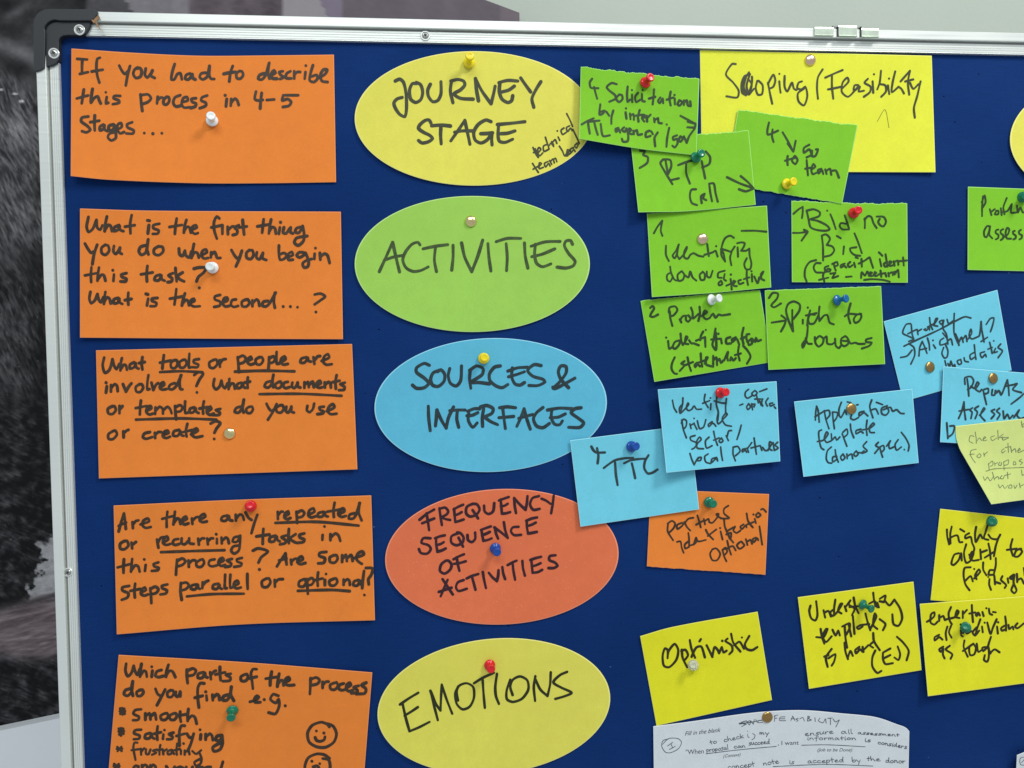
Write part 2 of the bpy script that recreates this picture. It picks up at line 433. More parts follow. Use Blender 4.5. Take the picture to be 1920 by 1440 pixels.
def pxpoly(pts, h): return [(P(x, y, h).x, P(x, y, h).z) for x, y in pts]

def arc(cx, cy, r, a0, a1, n_=8):
    return [(cx+r*math.cos(math.radians(a0+(a1-a0)*i/n_)), cy-r*math.sin(math.radians(a0+(a1-a0)*i/n_))) for i in range(n_+1)]
def cap(front):
    # outer raised band of the L
    outer = [(183, 22), (178, 17.5)] + arc(91, 45, 28, 90, 180, 8)[0:] + [(63, 131), (67, 134), (76, 131.5), (83, 126.5)]
    inner = [(84.5, 64), (84.5, 58)] + arc(104, 59, 22, 180, 90, 6)[1:] + [(112, 38.6), (170, 38.6), (177, 35), (182, 28)]
    v1, f1 = prism(pxpoly(outer+inner, 0.0075), -0.0078, 0.012)
    root = part('corner_cap', v1, f1, blackp)
    lo = [(86.5, 58), (87, 48)] + arc(104, 58.5, 17.5, 170, 90, 5)[1:] + [(112, 40.8), (170, 40.8), (168, 52), (161, 63), (155, 66.3), (126, 66.3), (118, 67.5),
          (112.5, 71.5), (110.3, 78), (110.3, 112), (106, 119), (97, 123), (86.5, 125)]
    v2, f2 = prism(pxpoly(lo, 0.005), -0.0056, 0.012)
    part('inner_web', v2, f2, blackp, parent=root)
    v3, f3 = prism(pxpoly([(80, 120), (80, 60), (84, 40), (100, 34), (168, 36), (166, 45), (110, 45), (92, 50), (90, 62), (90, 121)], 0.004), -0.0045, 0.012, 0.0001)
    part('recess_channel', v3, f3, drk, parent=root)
    return root

def lathe(prof, c0, axis, n_=28, flip=False):
    """prof: (radius, height along axis)"""
    axis = Vector(axis).normalized()
    u = axis.orthogonal().normalized(); w_ = axis.cross(u)
    vs = []; fs = []
    for r, z in prof:
        for i in range(n_):
            a = 2*math.pi*i/n_
            vs.append(Vector(c0)+axis*z+u*(r*math.cos(a))+w_*(r*math.sin(a)))
    for k in range(len(prof)-1):
        for i in range(n_):
            j = (i+1) % n_
            fs.append((k*n_+i, k*n_+j, (k+1)*n_+j, (k+1)*n_+i))
    fs.append(tuple(range(n_))[::-1]); fs.append(tuple(range((len(prof)-1)*n_, len(prof)*n_)))
    return vs, fs
def screw(px, py, h, rr=0.0042, parent=None):
    c0 = P(px, py, h); mm = 0.001; s = rr/0.0042
    prof = [(r*mm*s, z*mm) for r, z in [(4.2, -0.5), (4.2, 0.25), (3.9, 0.55), (3.2, 0.55), (2.9, 0.2), (2.8, 0.1)]]
    vs, fs = lathe(prof, c0, (0, -1, 0), 28)
    washer = part('screw', vs, fs, bright, smooth=False, parent=parent)
    prof = [(r*mm*s, z*mm) for r, z in [(2.75, 0.0), (2.75, 0.35), (2.3, 0.8), (1.4, 1.05), (1.2, 1.05), (1.0, 0.6), (0.02, 0.5)]]
    vs, fs = lathe(prof, c0, (0, -1, 0), 24)
    # cross recess as four dark wedges inside the head
    n0 = len(vs)
    for k in range(2):
        a = math.radians(30+90*k); d = Vector((math.cos(a), 0, math.sin(a))); e = Vector((-d.z, 0, d.x))
        q = c0+Vector((0, -0.00112*s, 0))
        b0 = len(vs)
        vs += [q+d*0.0018*s+e*0.00028*s, q+d*0.0018*s-e*0.00028*s, q-d*0.0018*s-e*0.00028*s+Vector((0, -1e-5*k, 0)), q-d*0.0018*s+e*0.00028*s+Vector((0, -1e-5*k, 0))]
        fs.append((b0, b0+1, b0+2, b0+3))
    mi = [0]*(len(fs)-2)+[1, 1]
    base = vs, fs, mi
    # the head goes in as part of the same screw mesh
    me = washer.data
    o2v, o2f = lathe([(r*mm*s, z*mm) for r, z in [(4.2, -0.5), (4.2, 0.25), (3.9, 0.55), (3.2, 0.55), (2.9, 0.2), (2.8, 0.1)]], c0, (0, -1, 0), 28)
    off = len(o2v)
    allv = list(o2v)+list(vs); allf = list(o2f)+[tuple(i+off for i in f_) for f_ in fs]
    bpy.data.objects.remove(washer)
    part('screw', allv, allf, [bright, steel, drk], [0]*len(o2f)+[1 if q_ == 0 else 2 for q_ in mi], smooth=False, parent=parent)
cp = cap(True)
screw(149, 56, 0.0056, parent=cp); screw(101, 100, 0.0056, parent=cp)
screw(797.5, 67, 0.0034, 0.0040, parent=top); screw(127.5, 1073, 0.0034, 0.0036, parent=left)
# plain caps on the three corners outside the picture
for (cx, cz, sx, sz) in ((XRo, ZO, -1, -1), (XO, ZBo, 1, 1), (XRo, ZBo, -1, 1)):
    L_ = 0.048; T_ = 0.0195; r_ = 0.012
    poly = [(cx+sx*L_, cz)] + [(cx+sx*(r_-r_*math.sin(t_)), cz+sz*(r_-r_*math.cos(t_))) for t_ in [i*math.pi/16 for i in range(9)]] + \
        [(cx, cz+sz*L_), (cx+sx*T_, cz+sz*L_*0.95), (cx+sx*T_, cz+sz*T_), (cx+sx*L_*0.95, cz+sz*T_)]
    vs, fs = prism(poly, -0.0075, 0.012); part('corner_cap', vs, fs, blackp)
# three-leaf clip on the top rail
clipm = flat('clip_metal', (0.60, 0.70, 0.58, 1), 0.28, 0.55, 0.5, 0.12, 120)
first = None
def leaf(x0, x1, ytop, ybot, parent):
    a = P(x0, ytop, 0.0075); c_ = P(x1, ybot, 0.0075)
    prof = [(c_.z, -0.0064), (c_.z, -0.0085), (c_.z+0.0012, -0.0075), (a.z-0.0016, -0.0075), (a.z-0.0004, -0.0071), (a.z, -0.0060), (a.z, 0.010), (a.z-0.001, 0.010), (a.z-0.001, -0.0064)]
    n_ = len(prof)
    vs = [(a.x, y, z) for z, y in prof] + [(c_.x, y, z) for z, y in prof]
    fs = [(i, (i+1) % n_, n_+(i+1) % n_, n_+i) for i in range(n_)] + [tuple(range(n_))[::-1], tuple(range(n_, 2*n_))]
    return part('clip_leaf', vs, fs, clipm, parent=parent)
hx0, hx1 = P(1562, 50, 0.006).x, P(1616, 50, 0.006).x
hz = P(1590, 50.5, 0.006).z
vs, fs = lathe([(0.0011, 0), (0.0011, hx1-hx0)], (hx0, -0.0052, hz), (1, 0, 0), 12)
hinge = part('hinge_rod', vs, fs, steel)
leaf(1528, 1563, 49.5, 67.5, hinge); leaf(1572.5, 1607, 46.5, 68.5, hinge); leaf(1615.5, 1647.5, 52, 70, hinge)
for x in (1570.5, 1613.5):
    a = P(x, 50, 0.0068); c_ = P(x+1.8, 68.5, 0.0068)
    vs, fs = boxv(a.x, c_.x, -0.0072, 0.004, c_.z, a.z); part('clip_gap', vs, fs, drk, parent=hinge)

# torn scrap of brown tape beside the corner cap
tapem = flat('brown_tape', srgb(150, 118, 88), 0.8, 0, 0.2, 0.3, 400)
vs = []; fs = []
for (pts) in ([(176, 36), (184, 28), (187, 33), (181, 39), (174, 41)], [(173, 39), (181, 38), (183, 47), (178, 44)], [(180, 40), (184, 47), (190, 57), (187, 55), (181, 48)], [(171, 37), (178, 37), (176, 44)]):
    b0 = len(vs); k = len(fs)
    for (x, y) in pts: vs.append(P(x, y, 0.0072+0.0008*random.random()+0.0003*k))
    for (x, y) in pts: vs.append(P(x, y, 0.0066+0.0003*k))
    n_ = len(pts)
    fs.append(tuple(range(b0, b0+n_)))
    fs += [(b0+i, b0+(i+1) % n_, b0+n_+(i+1) % n_, b0+n_+i) for i in range(n_)]
o = mk('tape_scrap', vs, fs, tapem, None, P(180, 40, 0.006))
prop(o, 'torn scrap of brown tape stuck where the black corner cap meets the top rail', 'tape scrap')

# ------------------------------------------------------------------ handwriting
FONT = {
'a': (".78,.82 .42,1 .12,.62 .16,.12 .42,.08 .7,.5 .78,.88 .76,.3 .98,.02", 1.05),
'b': (".12,2 .1,1 .12,.12 .2,.45 .5,.92 .82,.7 .78,.25 .45,.0 .12,.12", 0.95),
'c': (".78,.82 .42,1 .1,.6 .18,.12 .5,0 .88,.2", 0.9),
'd': (".74,.78 .42,.95 .1,.55 .2,.08 .5,.1 .76,.7 .86,1.95 .84,1.95 .82,.6 .86,.1 1.02,.0", 1.1),
'e': (".12,.45 .5,.52 .74,.8 .5,1 .16,.72 .14,.25 .42,.0 .92,.15", 0.95),
'f': (".85,1.75 .58,1.95 .38,1.5 .36,.4 .3,-.65;.02,.85 .4,.92 .8,1.0", 0.8),
'g': (".76,.82 .42,1 .12,.68 .3,.22 .6,.45 .78,.9 .8,.2 .72,-.6 .42,-.95 .16,-.65 .4,-.2 .98,.08", 1.05),
'h': (".12,1.9 .1,.9 .12,.04 .2,.5 .5,.86 .7,.6 .74,.15 .98,.0", 1.02),
'i': (".2,1 .18,.4 .22,.02 .38,.0;.24,1.5 .28,1.54", .45),
'k': (".14,1.9 .12,1 .14,0;.72,.98 .22,.5 .5,.2 .85,0", 0.9),
'l': (".16,1.95 .14,1 .18,.1 .32,.0", .42),
'm': (".1,1 .1,.5 .12,.02 .18,.6 .42,.96 .52,.6 .52,.04 .6,.6 .86,.96 .96,.5 1.0,.02 1.12,.0", 1.2),
'n': (".1,1 .1,.5 .12,.02 .2,.6 .5,.95 .7,.65 .76,.05 .88,.0", .98),
'o': (".5,1 .16,.78 .1,.3 .42,.0 .8,.25 .84,.75 .52,1 .4,.92", .95),
'p': (".16,1 .14,.2 .1,-.85;.14,.6 .5,1.04 .84,.75 .68,.25 .2,.12", .95),
'q': (".7,.8 .4,1 .1,.5 .4,.05 .7,.6 .76,1 .74,-.9", .9),
'r': (".1,1 .1,.5 .12,.02 .18,.55 .42,.92 .72,.92", .78),
's': (".78,1.0 .5,1.02 .24,.88 .22,.68 .5,.48 .68,.25 .6,.05 .3,-.05 .0,.02", .82),
't': (".34,1.65 .32,.8 .34,.04 .42,.0;.0,.88 .34,.95 .74,1.0", .74),
'u': (".1,1 .1,.3 .3,.0 .62,.3 .76,1 .74,.35 .98,.02", 1.02),
'v': (".05,1 .2,.5 .38,.02 .6,.5 .82,1.08", .88),
'w': (".05,1 .14,.3 .26,.04 .52,.8 .6,.15 .76,.04 1.08,1.05", 1.16),
'x': (".05,1 .8,0;.8,1 .05,0", .9),
'y': (".0,1.05 .2,.62 .44,.3;.92,1.0 .68,.45 .5,-.25 .36,-.95", .95),
'W': (".06,1.6 .1,.6 .24,.0 .62,1.05 .68,.25 .84,.15 1.22,1.5", 1.3),
'A': (".0,-.15 .3,.7 .55,1.6 .62,1.5 .72,.7 .85,.0;.12,.5 .45,.6 .85,.62", .95),
'4': (".25,1.6 .1,1.0 .14,.75 .8,.9;.62,1.25 .55,.6 .5,-.1", .85),
'5': (".1,1.3 .05,.75 .4,.8 .55,.45 .4,.1 .0,.0;.1,1.3 .6,1.35 1.1,1.3", .9),
'-': (".1,.6 .7,.68", .8),
}
def parse(s, T):
    x0, y0, k = T
    out = []
    for st in s.split(';'):
        pts = [tuple(float(q) for q in p.split(',')) for p in st.split()]
        if pts: out.append([(x0+a/k, y0+b_/k) for a, b_ in pts])
    return out
def word(t, xs, ys, xe, ye, xh, T):
    x0, y0, k = T
    tot = sum(FONT[c][1] for c in t)
    sx = (xe-xs)/tot; out = []; cur = 0.0
    ang = math.atan2(ye-ys, xe-xs)
    for c in t:
        g, adv = FONT[c]
        jy = random.uniform(-.07, .07); js = random.uniform(.92, 1.08); sl = random.uniform(-.06, .06)
        for st in g.split(';'):
            pts = []
            for p in st.split():
                a, b_ = (float(q) for q in p.split(','))
                a += random.uniform(-.02, .02); b_ += random.uniform(-.02, .02)
                lx = (cur+.04+(a*.92+(sl-.03)*b_))*sx; ly = (b_*js+jy)*xh*.93
                X_ = xs+lx; Y_ = ys+lx*math.tan(ang)-ly
                X_ += ly*math.sin(ang)
                pts.append((x0+X_/k, y0+Y_/k))
            out.append(pts)
        cur += adv
    return out
def ribbon(pts, wd, vs, fs, lay):
    """flat stroke in photo pixels; vs gets (px, py, extra height)"""
    if len(pts) == 1: pts = [pts[0], (pts[0][0]+.3, pts[0][1]+.3)]
    raw = pts
    pts = cr(pts, step=max(1.4, wd*0.5), ten=0.85)
    n_ = len(pts); A = np.array(pts)
    tg = np.gradient(A, axis=0); ln = np.linalg.norm(tg, axis=1)[:, None]+1e-9; tg = tg/ln
    nr = np.stack([-tg[:, 1], tg[:, 0]], 1)
    ph = random.random()*6; b0 = len(vs)
    hw = [wd/2*(1+.07*math.sin(ph+i*.35)+.05*math.sin(ph*2+i*.13)) for i in range(n_)]
    for i in range(n_):
        z = lay+i*1.2e-8
        vs.append((A[i, 0]+nr[i, 0]*hw[i], A[i, 1]+nr[i, 1]*hw[i], z)); vs.append((A[i, 0]-nr[i, 0]*hw[i], A[i, 1]-nr[i, 1]*hw[i], z))
    for i in range(n_-1): fs.append((b0+2*i, b0+2*i+1, b0+2*i+3, b0+2*i+2))
    discs = [(A[0], hw[0]), (A[-1], hw[-1])]
    for i in range(1, len(raw)-1):
        a = np.array(raw[i])-np.array(raw[i-1]); c_ = np.array(raw[i+1])-np.array(raw[i])
        if a.dot(c_) < 0.25*np.linalg.norm(a)*np.linalg.norm(c_): discs.append((np.array(raw[i]), wd/2))
    for q, (ct, r) in enumerate(discs):
        c0 = len(vs); z = lay+2e-6+q*3e-7
        m_ = 9
        for i in range(m_): vs.append((ct[0]+r*math.cos(2*math.pi*i/m_), ct[1]+r*math.sin(2*math.pi*i/m_), z))
        fs.append(tuple(range(c0, c0+m_)))

class Card:
    def __init__(s, base, lift=(0, 0, 0, 0), box=None, bow=0.0):
        s.b = base*.001; s.l = [q*.001 for q in lift]; s.box = box; s.bow = bow*.001
    def h(s, x, y):
        x0, y0, x1, y1 = s.box
        u = min(max((x-x0)/(x1-x0), 0), 1); v_ = min(max((y-y0)/(y1-y0), 0), 1)
        tl, tr, br, bl = s.l
        U, V = 1-u, 1-v_
        return s.b + tl*U*U*V*V + tr*u*u*V*V + br*u*u*v_*v_ + bl*U*U*v_*v_ + s.bow*(2*v_-1)**2
CARDS = {}
def interp(line, t):
    d = [0]
    for i in range(1, len(line)): d.append(d[-1]+math.hypot(line[i][0]-line[i-1][0], line[i][1]-line[i-1][1]))
    q = t*d[-1]
    for i in range(1, len(line)):
        if q <= d[i]+1e-9:
            k = (q-d[i-1])/(d[i]-d[i-1]+1e-12)
            return (line[i-1][0]*(1-k)+line[i][0]*k, line[i-1][1]*(1-k)+line[i][1]*k)
    return line[-1]
def sheet_obj(name, Gp, nu, nv, cd_, col, closed=False):
    """Gp: pixel grid rows; builds front, back and cut edge"""
    th = 0.00035
    fr = [P(x, y, cd_.h(x, y)-(0.00016 if (j_ in (0, nv-1) or i_ in (0, nu-1)) else 0)) for j_, row in enumerate(Gp) for i_, (x, y) in enumerate(row)]
    bk = [q+Vector((0, th, 0)) for q in fr]
    n_ = len(fr); vs = fr+bk; fs = []; mi = []
    for j in range(nv-1):
        for i in range(nu-1):
            a = j*nu+i
            fs.append((a, a+nu, a+nu+1, a+1)); mi.append(1 if (j in (0, nv-2) or i in (0, nu-2)) else 0)
            fs.append((n_+a, n_+a+1, n_+a+nu+1, n_+a+nu)); mi.append(0)
    rim = [i for i in range(nu)] + [j*nu+nu-1 for j in range(1, nv)] + [(nv-1)*nu+i for i in range(nu-2, -1, -1)] + [j*nu for j in range(nv-2, 0, -1)]
    L = len(rim)
    for i in range(L): fs.append((rim[i], rim[(i+1) % L], n_+rim[(i+1) % L], n_+rim[i])); mi.append(1)
    org = sum(fr, Vector())/n_
    return mk(name, vs, fs, [PAPER[col], EDGE[col]], None, org, mi)
def rect(key, name, col, top_, bot, base, lift, label, cat, group=None, rough=0, rough_b=0, bow=0, left_=None, right_=None, nu=56, nv=30):
    xs = [p[0] for p in top_+bot]; ys = [p[1] for p in top_+bot]
    cd_ = Card(base, lift, (min(xs), min(ys), max(xs), max(ys)), bow)
    if rough: nu = 120
    T_ = cr(top_, step=4) if len(top_) > 2 else top_; B_ = cr(bot, step=4) if len(bot) > 2 else bot
    rj = [0]*nu; rb = [0]*nu
    if rough:
        v_ = 0
        for i in range(1, nu-1):
            v_ = v_*.6+random.uniform(-1, 1)*rough; rj[i] = v_
    if rough_b:
        v_ = 0
        for i in range(1, nu-1):
            v_ = v_*.6+random.uniform(-1, 1)*rough_b; rb[i] = v_
    G = []
    eu = 1.15/max(20, max(xs)-min(xs)); ev = 1.15/max(20, max(ys)-min(ys))
    for j in range(nv):
        t = 0 if j == 0 else 1 if j == nv-1 else ev+(1-2*ev)*(j-1)/(nv-3); row = []
        for i in range(nu):
            u = 0 if i == 0 else 1 if i == nu-1 else eu+(1-2*eu)*(i-1)/(nu-3); a = interp(T_, u); b_ = interp(B_, u)
            x = a[0]*(1-t)+b_[0]*t; y = (a[1]+rj[i])*(1-t)+(b_[1]+rb[i])*t
            if left_:
                q = interp(left_, t); l0 = (T_[0][0]*(1-t)+B_[0][0]*t, T_[0][1]*(1-t)+B_[0][1]*t)
                x += (q[0]-l0[0])*(1-u); y += (q[1]-l0[1])*(1-u)
            row.append((x, y))
        G.append(row)
    o = sheet_obj(name, G, nu, nv, cd_, col)
    prop(o, label, cat, group)
    CARDS[key] = (cd_, o, col)
    return o
def oval(key, col, cx, cy, a, b_, tilt, base, lift, label, group):
    cd_ = Card(base, lift, (cx-a, cy-b_, cx+a, cy+b_))
    ct, st = math.cos(math.radians(tilt)), math.sin(math.radians(tilt))
    nr, na = 22, 120; th = .00045
    pxs = []
    for r in range(1, nr+1):
        for k in range(na):
            t = 2*math.pi*k/na; q_ = 1 if r == nr else (1-1.3/b_)*r/(nr-1); x = a*q_*math.cos(t); y = b_*q_*math.sin(t)
            pxs.append((cx+x*ct+y*st, cy-x*st+y*ct))
    fr = [P(cx, cy, cd_.h(cx, cy))]+[P(x, y, cd_.h(x, y)-(0.0002 if i_ >= (nr-1)*na else 0)) for i_, (x, y) in enumerate(pxs)]
    bk = [q+Vector((0, th, 0)) for q in fr]; n_ = len(fr)
    fs = []; mi = []
    for k in range(na):
        k2 = (k+1) % na
        fs.append((0, 1+k, 1+k2)); mi.append(0)
        fs.append((n_, n_+1+k2, n_+1+k)); mi.append(0)
        for r in range(nr-1):
            p0 = 1+r*na
            fs.append((p0+k, p0+na+k, p0+na+k2, p0+k2)); mi.append(1 if r == nr-2 else 0)
            fs.append((n_+p0+k, n_+p0+k2, n_+p0+na+k2, n_+p0+na+k)); mi.append(0)
        e = 1+(nr-1)*na
        fs.append((e+k, n_+e+k, n_+e+k2, e+k2)); mi.append(1)
    o = mk('oval_card', fr+bk, fs, [PAPER[col], EDGE[col]], None, fr[0], mi)
    prop(o, label, 'card', group)
    CARDS[key] = (cd_, o, col)

cnt = [0]
def write(key, T, wd, lines, inkkey=None, name='written_line'):
    cd_, o, col = CARDS[key]
    for ln in lines:
        text, s, words = (list(ln)+[[]])[:3] if len(ln) < 3 else ln
        strokes = parse(s, T) if s else []
        for wq in words: strokes += word(*wq, T)
        vs = []; fs = []
        for i, st in enumerate(strokes): ribbon(st, wd*random.uniform(.94, 1.06), vs, fs, 1.1e-4+i*4e-6+(cnt[0] % 5)*5e-6)
        cnt[0] += 1
        if not fs: continue
        V3 = [P(x, y, cd_.h(x, y)+z) for x, y, z in vs]
        q = mk(name, [p-o.location for p in V3], fs, INK[inkkey or col], o)
        if text: q['label'] = text
def typed(key, T, text, x0, y0, x1, y1, size, shear=0.0):
    """machine-printed words: Blender's own font, bent onto the sheet"""
    cd_, o, col = CARDS[key]
    cu = bpy.data.curves.new('t', 'FONT'); cu.body = text; cu.size = 1; cu.shear = shear
    to = bpy.data.objects.new('t', cu); C.objects.link(to)
    bpy.context.view_layer.update()
    me = bpy.data.meshes.new_from_object(to.evaluated_get(bpy.context.evaluated_depsgraph_get()))
    bpy.data.objects.remove(to)
    V = [v_.co.copy() for v_ in me.vertices]; Fc = [tuple(p.vertices) for p in me.polygons]
    mxx = max(v_.x for v_ in V); mnx = min(v_.x for v_ in V)
    out = []
    for v_ in V:
        u = (v_.x-mnx)/(mxx-mnx)
        X_ = x0+(x1-x0)*u; Y_ = y0+(y1-y0)*u-v_.y*size
        px, py = T[0]+X_/T[2], T[1]+Y_/T[2]
        out.append(P(px, py, cd_.h(px, py)+1.2e-4)-o.location)
    q = mk('printed_text', out, Fc, INK['print'], o)
    q['label'] = 'printed words reading %s' % text.strip('", ')

# ------------------------------------------------------------------ the cards
OG = 'orange question cards in the left column'
OV = 'oval heading cards in the middle column'
rect('c1', 'question_card', 'orange', [(134, 91), (250, 99), (373, 104.5), (500, 104), (626, 102.5)], [(132.6, 330), (204, 337), (373, 343.5), (500, 343.5), (630, 341.5)], .7, (3, .3, 1, 7),
     'orange card asking about describing the process in 4-5 stages, top of the left column', 'card', OG)
rect('c2', 'question_card', 'orange', [(150, 391), (281, 395), (639, 397)], [(150, 633), (400, 635), (643, 636)], .7, (1.5, 2, 3, 3),
     'orange card with white push pin asking what is the first thing you do', 'card', OG)
rect('c3', 'question_card', 'orange', [(180, 657), (660, 645)], [(185.5, 897), (670, 880)], .7, (1, 2, 3.5, 2),
     'orange card with underlined words tools, people, documents, templates', 'card', OG)
rect('c4', 'question_card', 'orange', [(213, 948), (450, 937), (696, 929)], [(219, 1189.5), (450, 1171), (703, 1163)], .7, (2, 2, 3, 3),
     'orange card with underlined words repeated, recurring, parallel and optional', 'card', OG)
rect('c5', 'question_card', 'orange', [(222.5, 1228), (460, 1242), (698, 1261)], [(201.8, 1465), (679, 1498)], .7, (2, 3, 2, 2),
     'orange card with hand drawn smiley faces at the bottom of the left column', 'card', OG)
oval('v1', 'yellow', 889, 222, 224, 126, 0, .7, (1.5, 0, 0, 3), 'yellow oval card reading JOURNEY STAGE at the top of the middle column', OV)
oval('v2', 'green', 885.5, 495, 220.5, 127.5, 0, .7, (1, 1, 2, 3), 'green oval card reading ACTIVITIES', OV)
oval('v3', 'blue', 920, 759.5, 218, 125.5, 2, .7, (1, 0, 0, 3), 'blue oval card reading SOURCES & INTERFACES', OV)
oval('v4', 'salmon', 941, 1044, 219, 127, 2.4, .7, (1, 0, 1.5, 2.5), 'salmon orange oval card reading FREQUENCY SEQUENCE OF ACTIVITIES', OV)
oval('v5', 'yellow', 926, 1324.5, 219, 126.5, 6, .7, (1, 1, 2, 3), 'yellow oval card reading EMOTIONS, lowest of the middle column', OV)
oval('v6', 'yellow', 2112, 262, 218, 126, 0, .7, (1, 1, 2, 4), 'yellow oval card cut off by the right edge of the photo', OV)
rect('yb', 'title_card', 'yellow2', [(1312.5, 94), (1747, 104.5)], [(1316, 321), (1592, 322.5), (1754, 323)], .6, (0, 3, 2.5, 0),
     'large bright yellow card reading Scoping / Feasibility', 'card')
GN = 'small green activity cards'
rect('g3', 'note_card', 'green2', [(1384, 205.5), (1608, 235.5)], [(1360, 344.5), (1415.5, 354.5), (1579, 382)], 1.5, (1, 1.5, .3, .3),
     'green card reading 4 to go team, tilted, pinned with a yellow push pin', 'card', GN, rough=.9, rough_b=.5)
rect('g2', 'note_card', 'green2', [(1181.5, 257), (1313.6, 251.5), (1404, 245)], [(1197, 398), (1290, 396), (1417, 384)], 2.7, (.3, .5, 1, 6),
     'green card reading 3 RTP call with an arrow, below the Solicitation card', 'card', GN, rough=.7)
rect('g1', 'note_card', 'green2', [(1089, 125.5), (1200, 138), (1311.4, 147.7)], [(1086, 260), (1200, 279), (1306, 291.3)], 4.3, (2, 2, 1, 7),
     'green card reading 4 Solicitation by intern. agency, overlapping the yellow oval', 'card', GN, rough=1.1)
rect('g7', 'note_card', 'green2', [(1484, 376), (1600, 381), (1701, 381)], [(1485, 529), (1702, 530)], .6, (.2, 1.5, 1.5, 1.5),
     'green card reading Bid no Bid with a red push pin', 'card', GN, rough=.9)
rect('g5', 'note_card', 'green2', [(1201, 564), (1320, 552), (1425, 544)], [(1227, 716), (1446.7, 679)], .7, (.6, .2, .4, 5),
     'green card reading 2 Problem identification (statement)', 'card', GN, rough=.5)
rect('g4', 'note_card', 'green2', [(1213, 400.5), (1438, 385.6)], [(1222.5, 557), (1340, 549), (1446, 539)], 1.9, (.3, 1, 2, 5),
     'green card reading 1 Identifying donour objective with a copper tack', 'card', GN)
rect('g6', 'note_card', 'green2', [(1434, 544.5), (1652, 536.5)], [(1441, 693.5), (1659.5, 682.6)], 1.6, (.5, 2, 2.5, 1.5),
     'green card reading 2 Pitch to donors with a blue push pin', 'card', GN, rough=.4)
rect('g8', 'note_card', 'green2', [(1815, 350), (2032, 358)], [(1814.4, 506), (2032, 511)], .7, (1, 1, 2, 2),
     'green card reading Problem asses at the right edge of the photo', 'card', GN)
BN = 'small light blue source cards'
rect('b1', 'note_card', 'blue2', [(1657, 602.7), (1870, 543.6)], [(1694, 753), (1896.7, 694.5)], .7, (3, 2, .2, .4),
     'tilted light blue card reading Strategy Alignment? mandates', 'card', BN)
rect('b4', 'note_card', 'blue2', [(1489, 753), (1710.5, 729)], [(1506.7, 894), (1722.5, 868)], 1.9, (3, .6, 2, 8),
     'light blue card reading Application template (donour spec.)', 'card', BN)
rect('b2', 'note_card', 'blue2', [(1769, 687), (1985, 704)], [(1763, 829), (1980, 842)], 1.9, (2, 1, .2, 5),
     'light blue card reading Reports Assessment, under the pale sticky note', 'card', BN)
rect('b5', 'note_card', 'blue2', [(1069, 825.7), (1293, 797)], [(1088.4, 987.6), (1311, 955)], 1.9, (1.5, .2, 2.5, 3),
     'light blue card reading 4 TTL, overlapping two oval cards', 'card', BN)
rect('b3', 'note_card', 'blue2', [(1233.4, 730.3), (1456, 715)], [(1249.6, 886.4), (1463, 865)], 3.4, (5, 2, 3, 11),
     'light blue card reading Identify private sector / local partners', 'card', BN)
rect('o1', 'note_card', 'orange', [(1220, 917), (1307, 921), (1442, 926.5)], [(1213, 1062), (1435, 1078)], .6, (.2, 1.5, 2, 2),
     'small orange card reading partner identification optional', 'card', None, rough_b=.5)
YN = 'small yellow emotion cards'
rect('y1', 'note_card', 'yellow3', [(1763, 954), (1982, 978)], [(1745, 1125.4), (1965, 1145)], .7, (1, 1, .2, .6),
     'yellow card reading Highly alert to field insight', 'card', YN)
rect('y2', 'note_card', 'yellow3', [(1724.7, 1132.4), (1950, 1116)], [(1740, 1305.5), (1960, 1276)], 2.0, (2, .5, 2, 6),
     'yellow card reading entertain all individual as tough', 'card', YN)
rect('y3', 'note_card', 'yellow3', [(1496, 1120), (1712.7, 1090.7)], [(1517, 1291.6), (1728, 1256.5)], .7, (2, 2, 2, 3),
     'yellow card reading Understanding templates is hard (EJ)', 'card', YN)
rect('y4', 'note_card', 'yellow3', [(1200.3, 1193), (1260, 1176), (1420.5, 1147)], [(1231, 1361), (1447.5, 1312.5)], .7, (2, 2, 2.5, .6),
     'yellow card reading Optimistic with a clear push pin', 'card', YN)
rect('ps', 'sticky_note', 'postit', [(1792, 799), (1955, 781)], [(1859, 945.5), (2010, 925)], 3.2, (2.0, .8, 8, 23),
     'pale yellow-green sticky note with thin pen writing, its lower left corner curling off', 'sticky note', None,
     left_=[(1792, 799), (1792, 812), (1794, 826), (1800, 843), (1830, 895), (1859, 945.5)])
rect('sh', 'form_sheet', 'white', [(1225, 1362), (1303, 1352), (1391, 1339), (1449, 1333.4), (1511, 1332), (1581, 1338), (1632, 1343), (1654, 1348), (1683, 1358.6), (1698, 1364), (1705, 1371)],
     [(1227, 1520), (1702, 1520)], 1.5, (0, 2, 2, 2), 'white printed form sheet headed FEASIBILITY, filled in by hand, at the bottom edge', 'paper sheet', nu=90)
rect('s2', 'form_sheet', 'white', [(1907, 1416), (1990, 1383)], [(1903, 1500), (1990, 1500)], 2.0, (9, 3, 3, 9),
     'white sheet corner peeking in at the bottom right corner of the photo', 'paper sheet', nu=30)

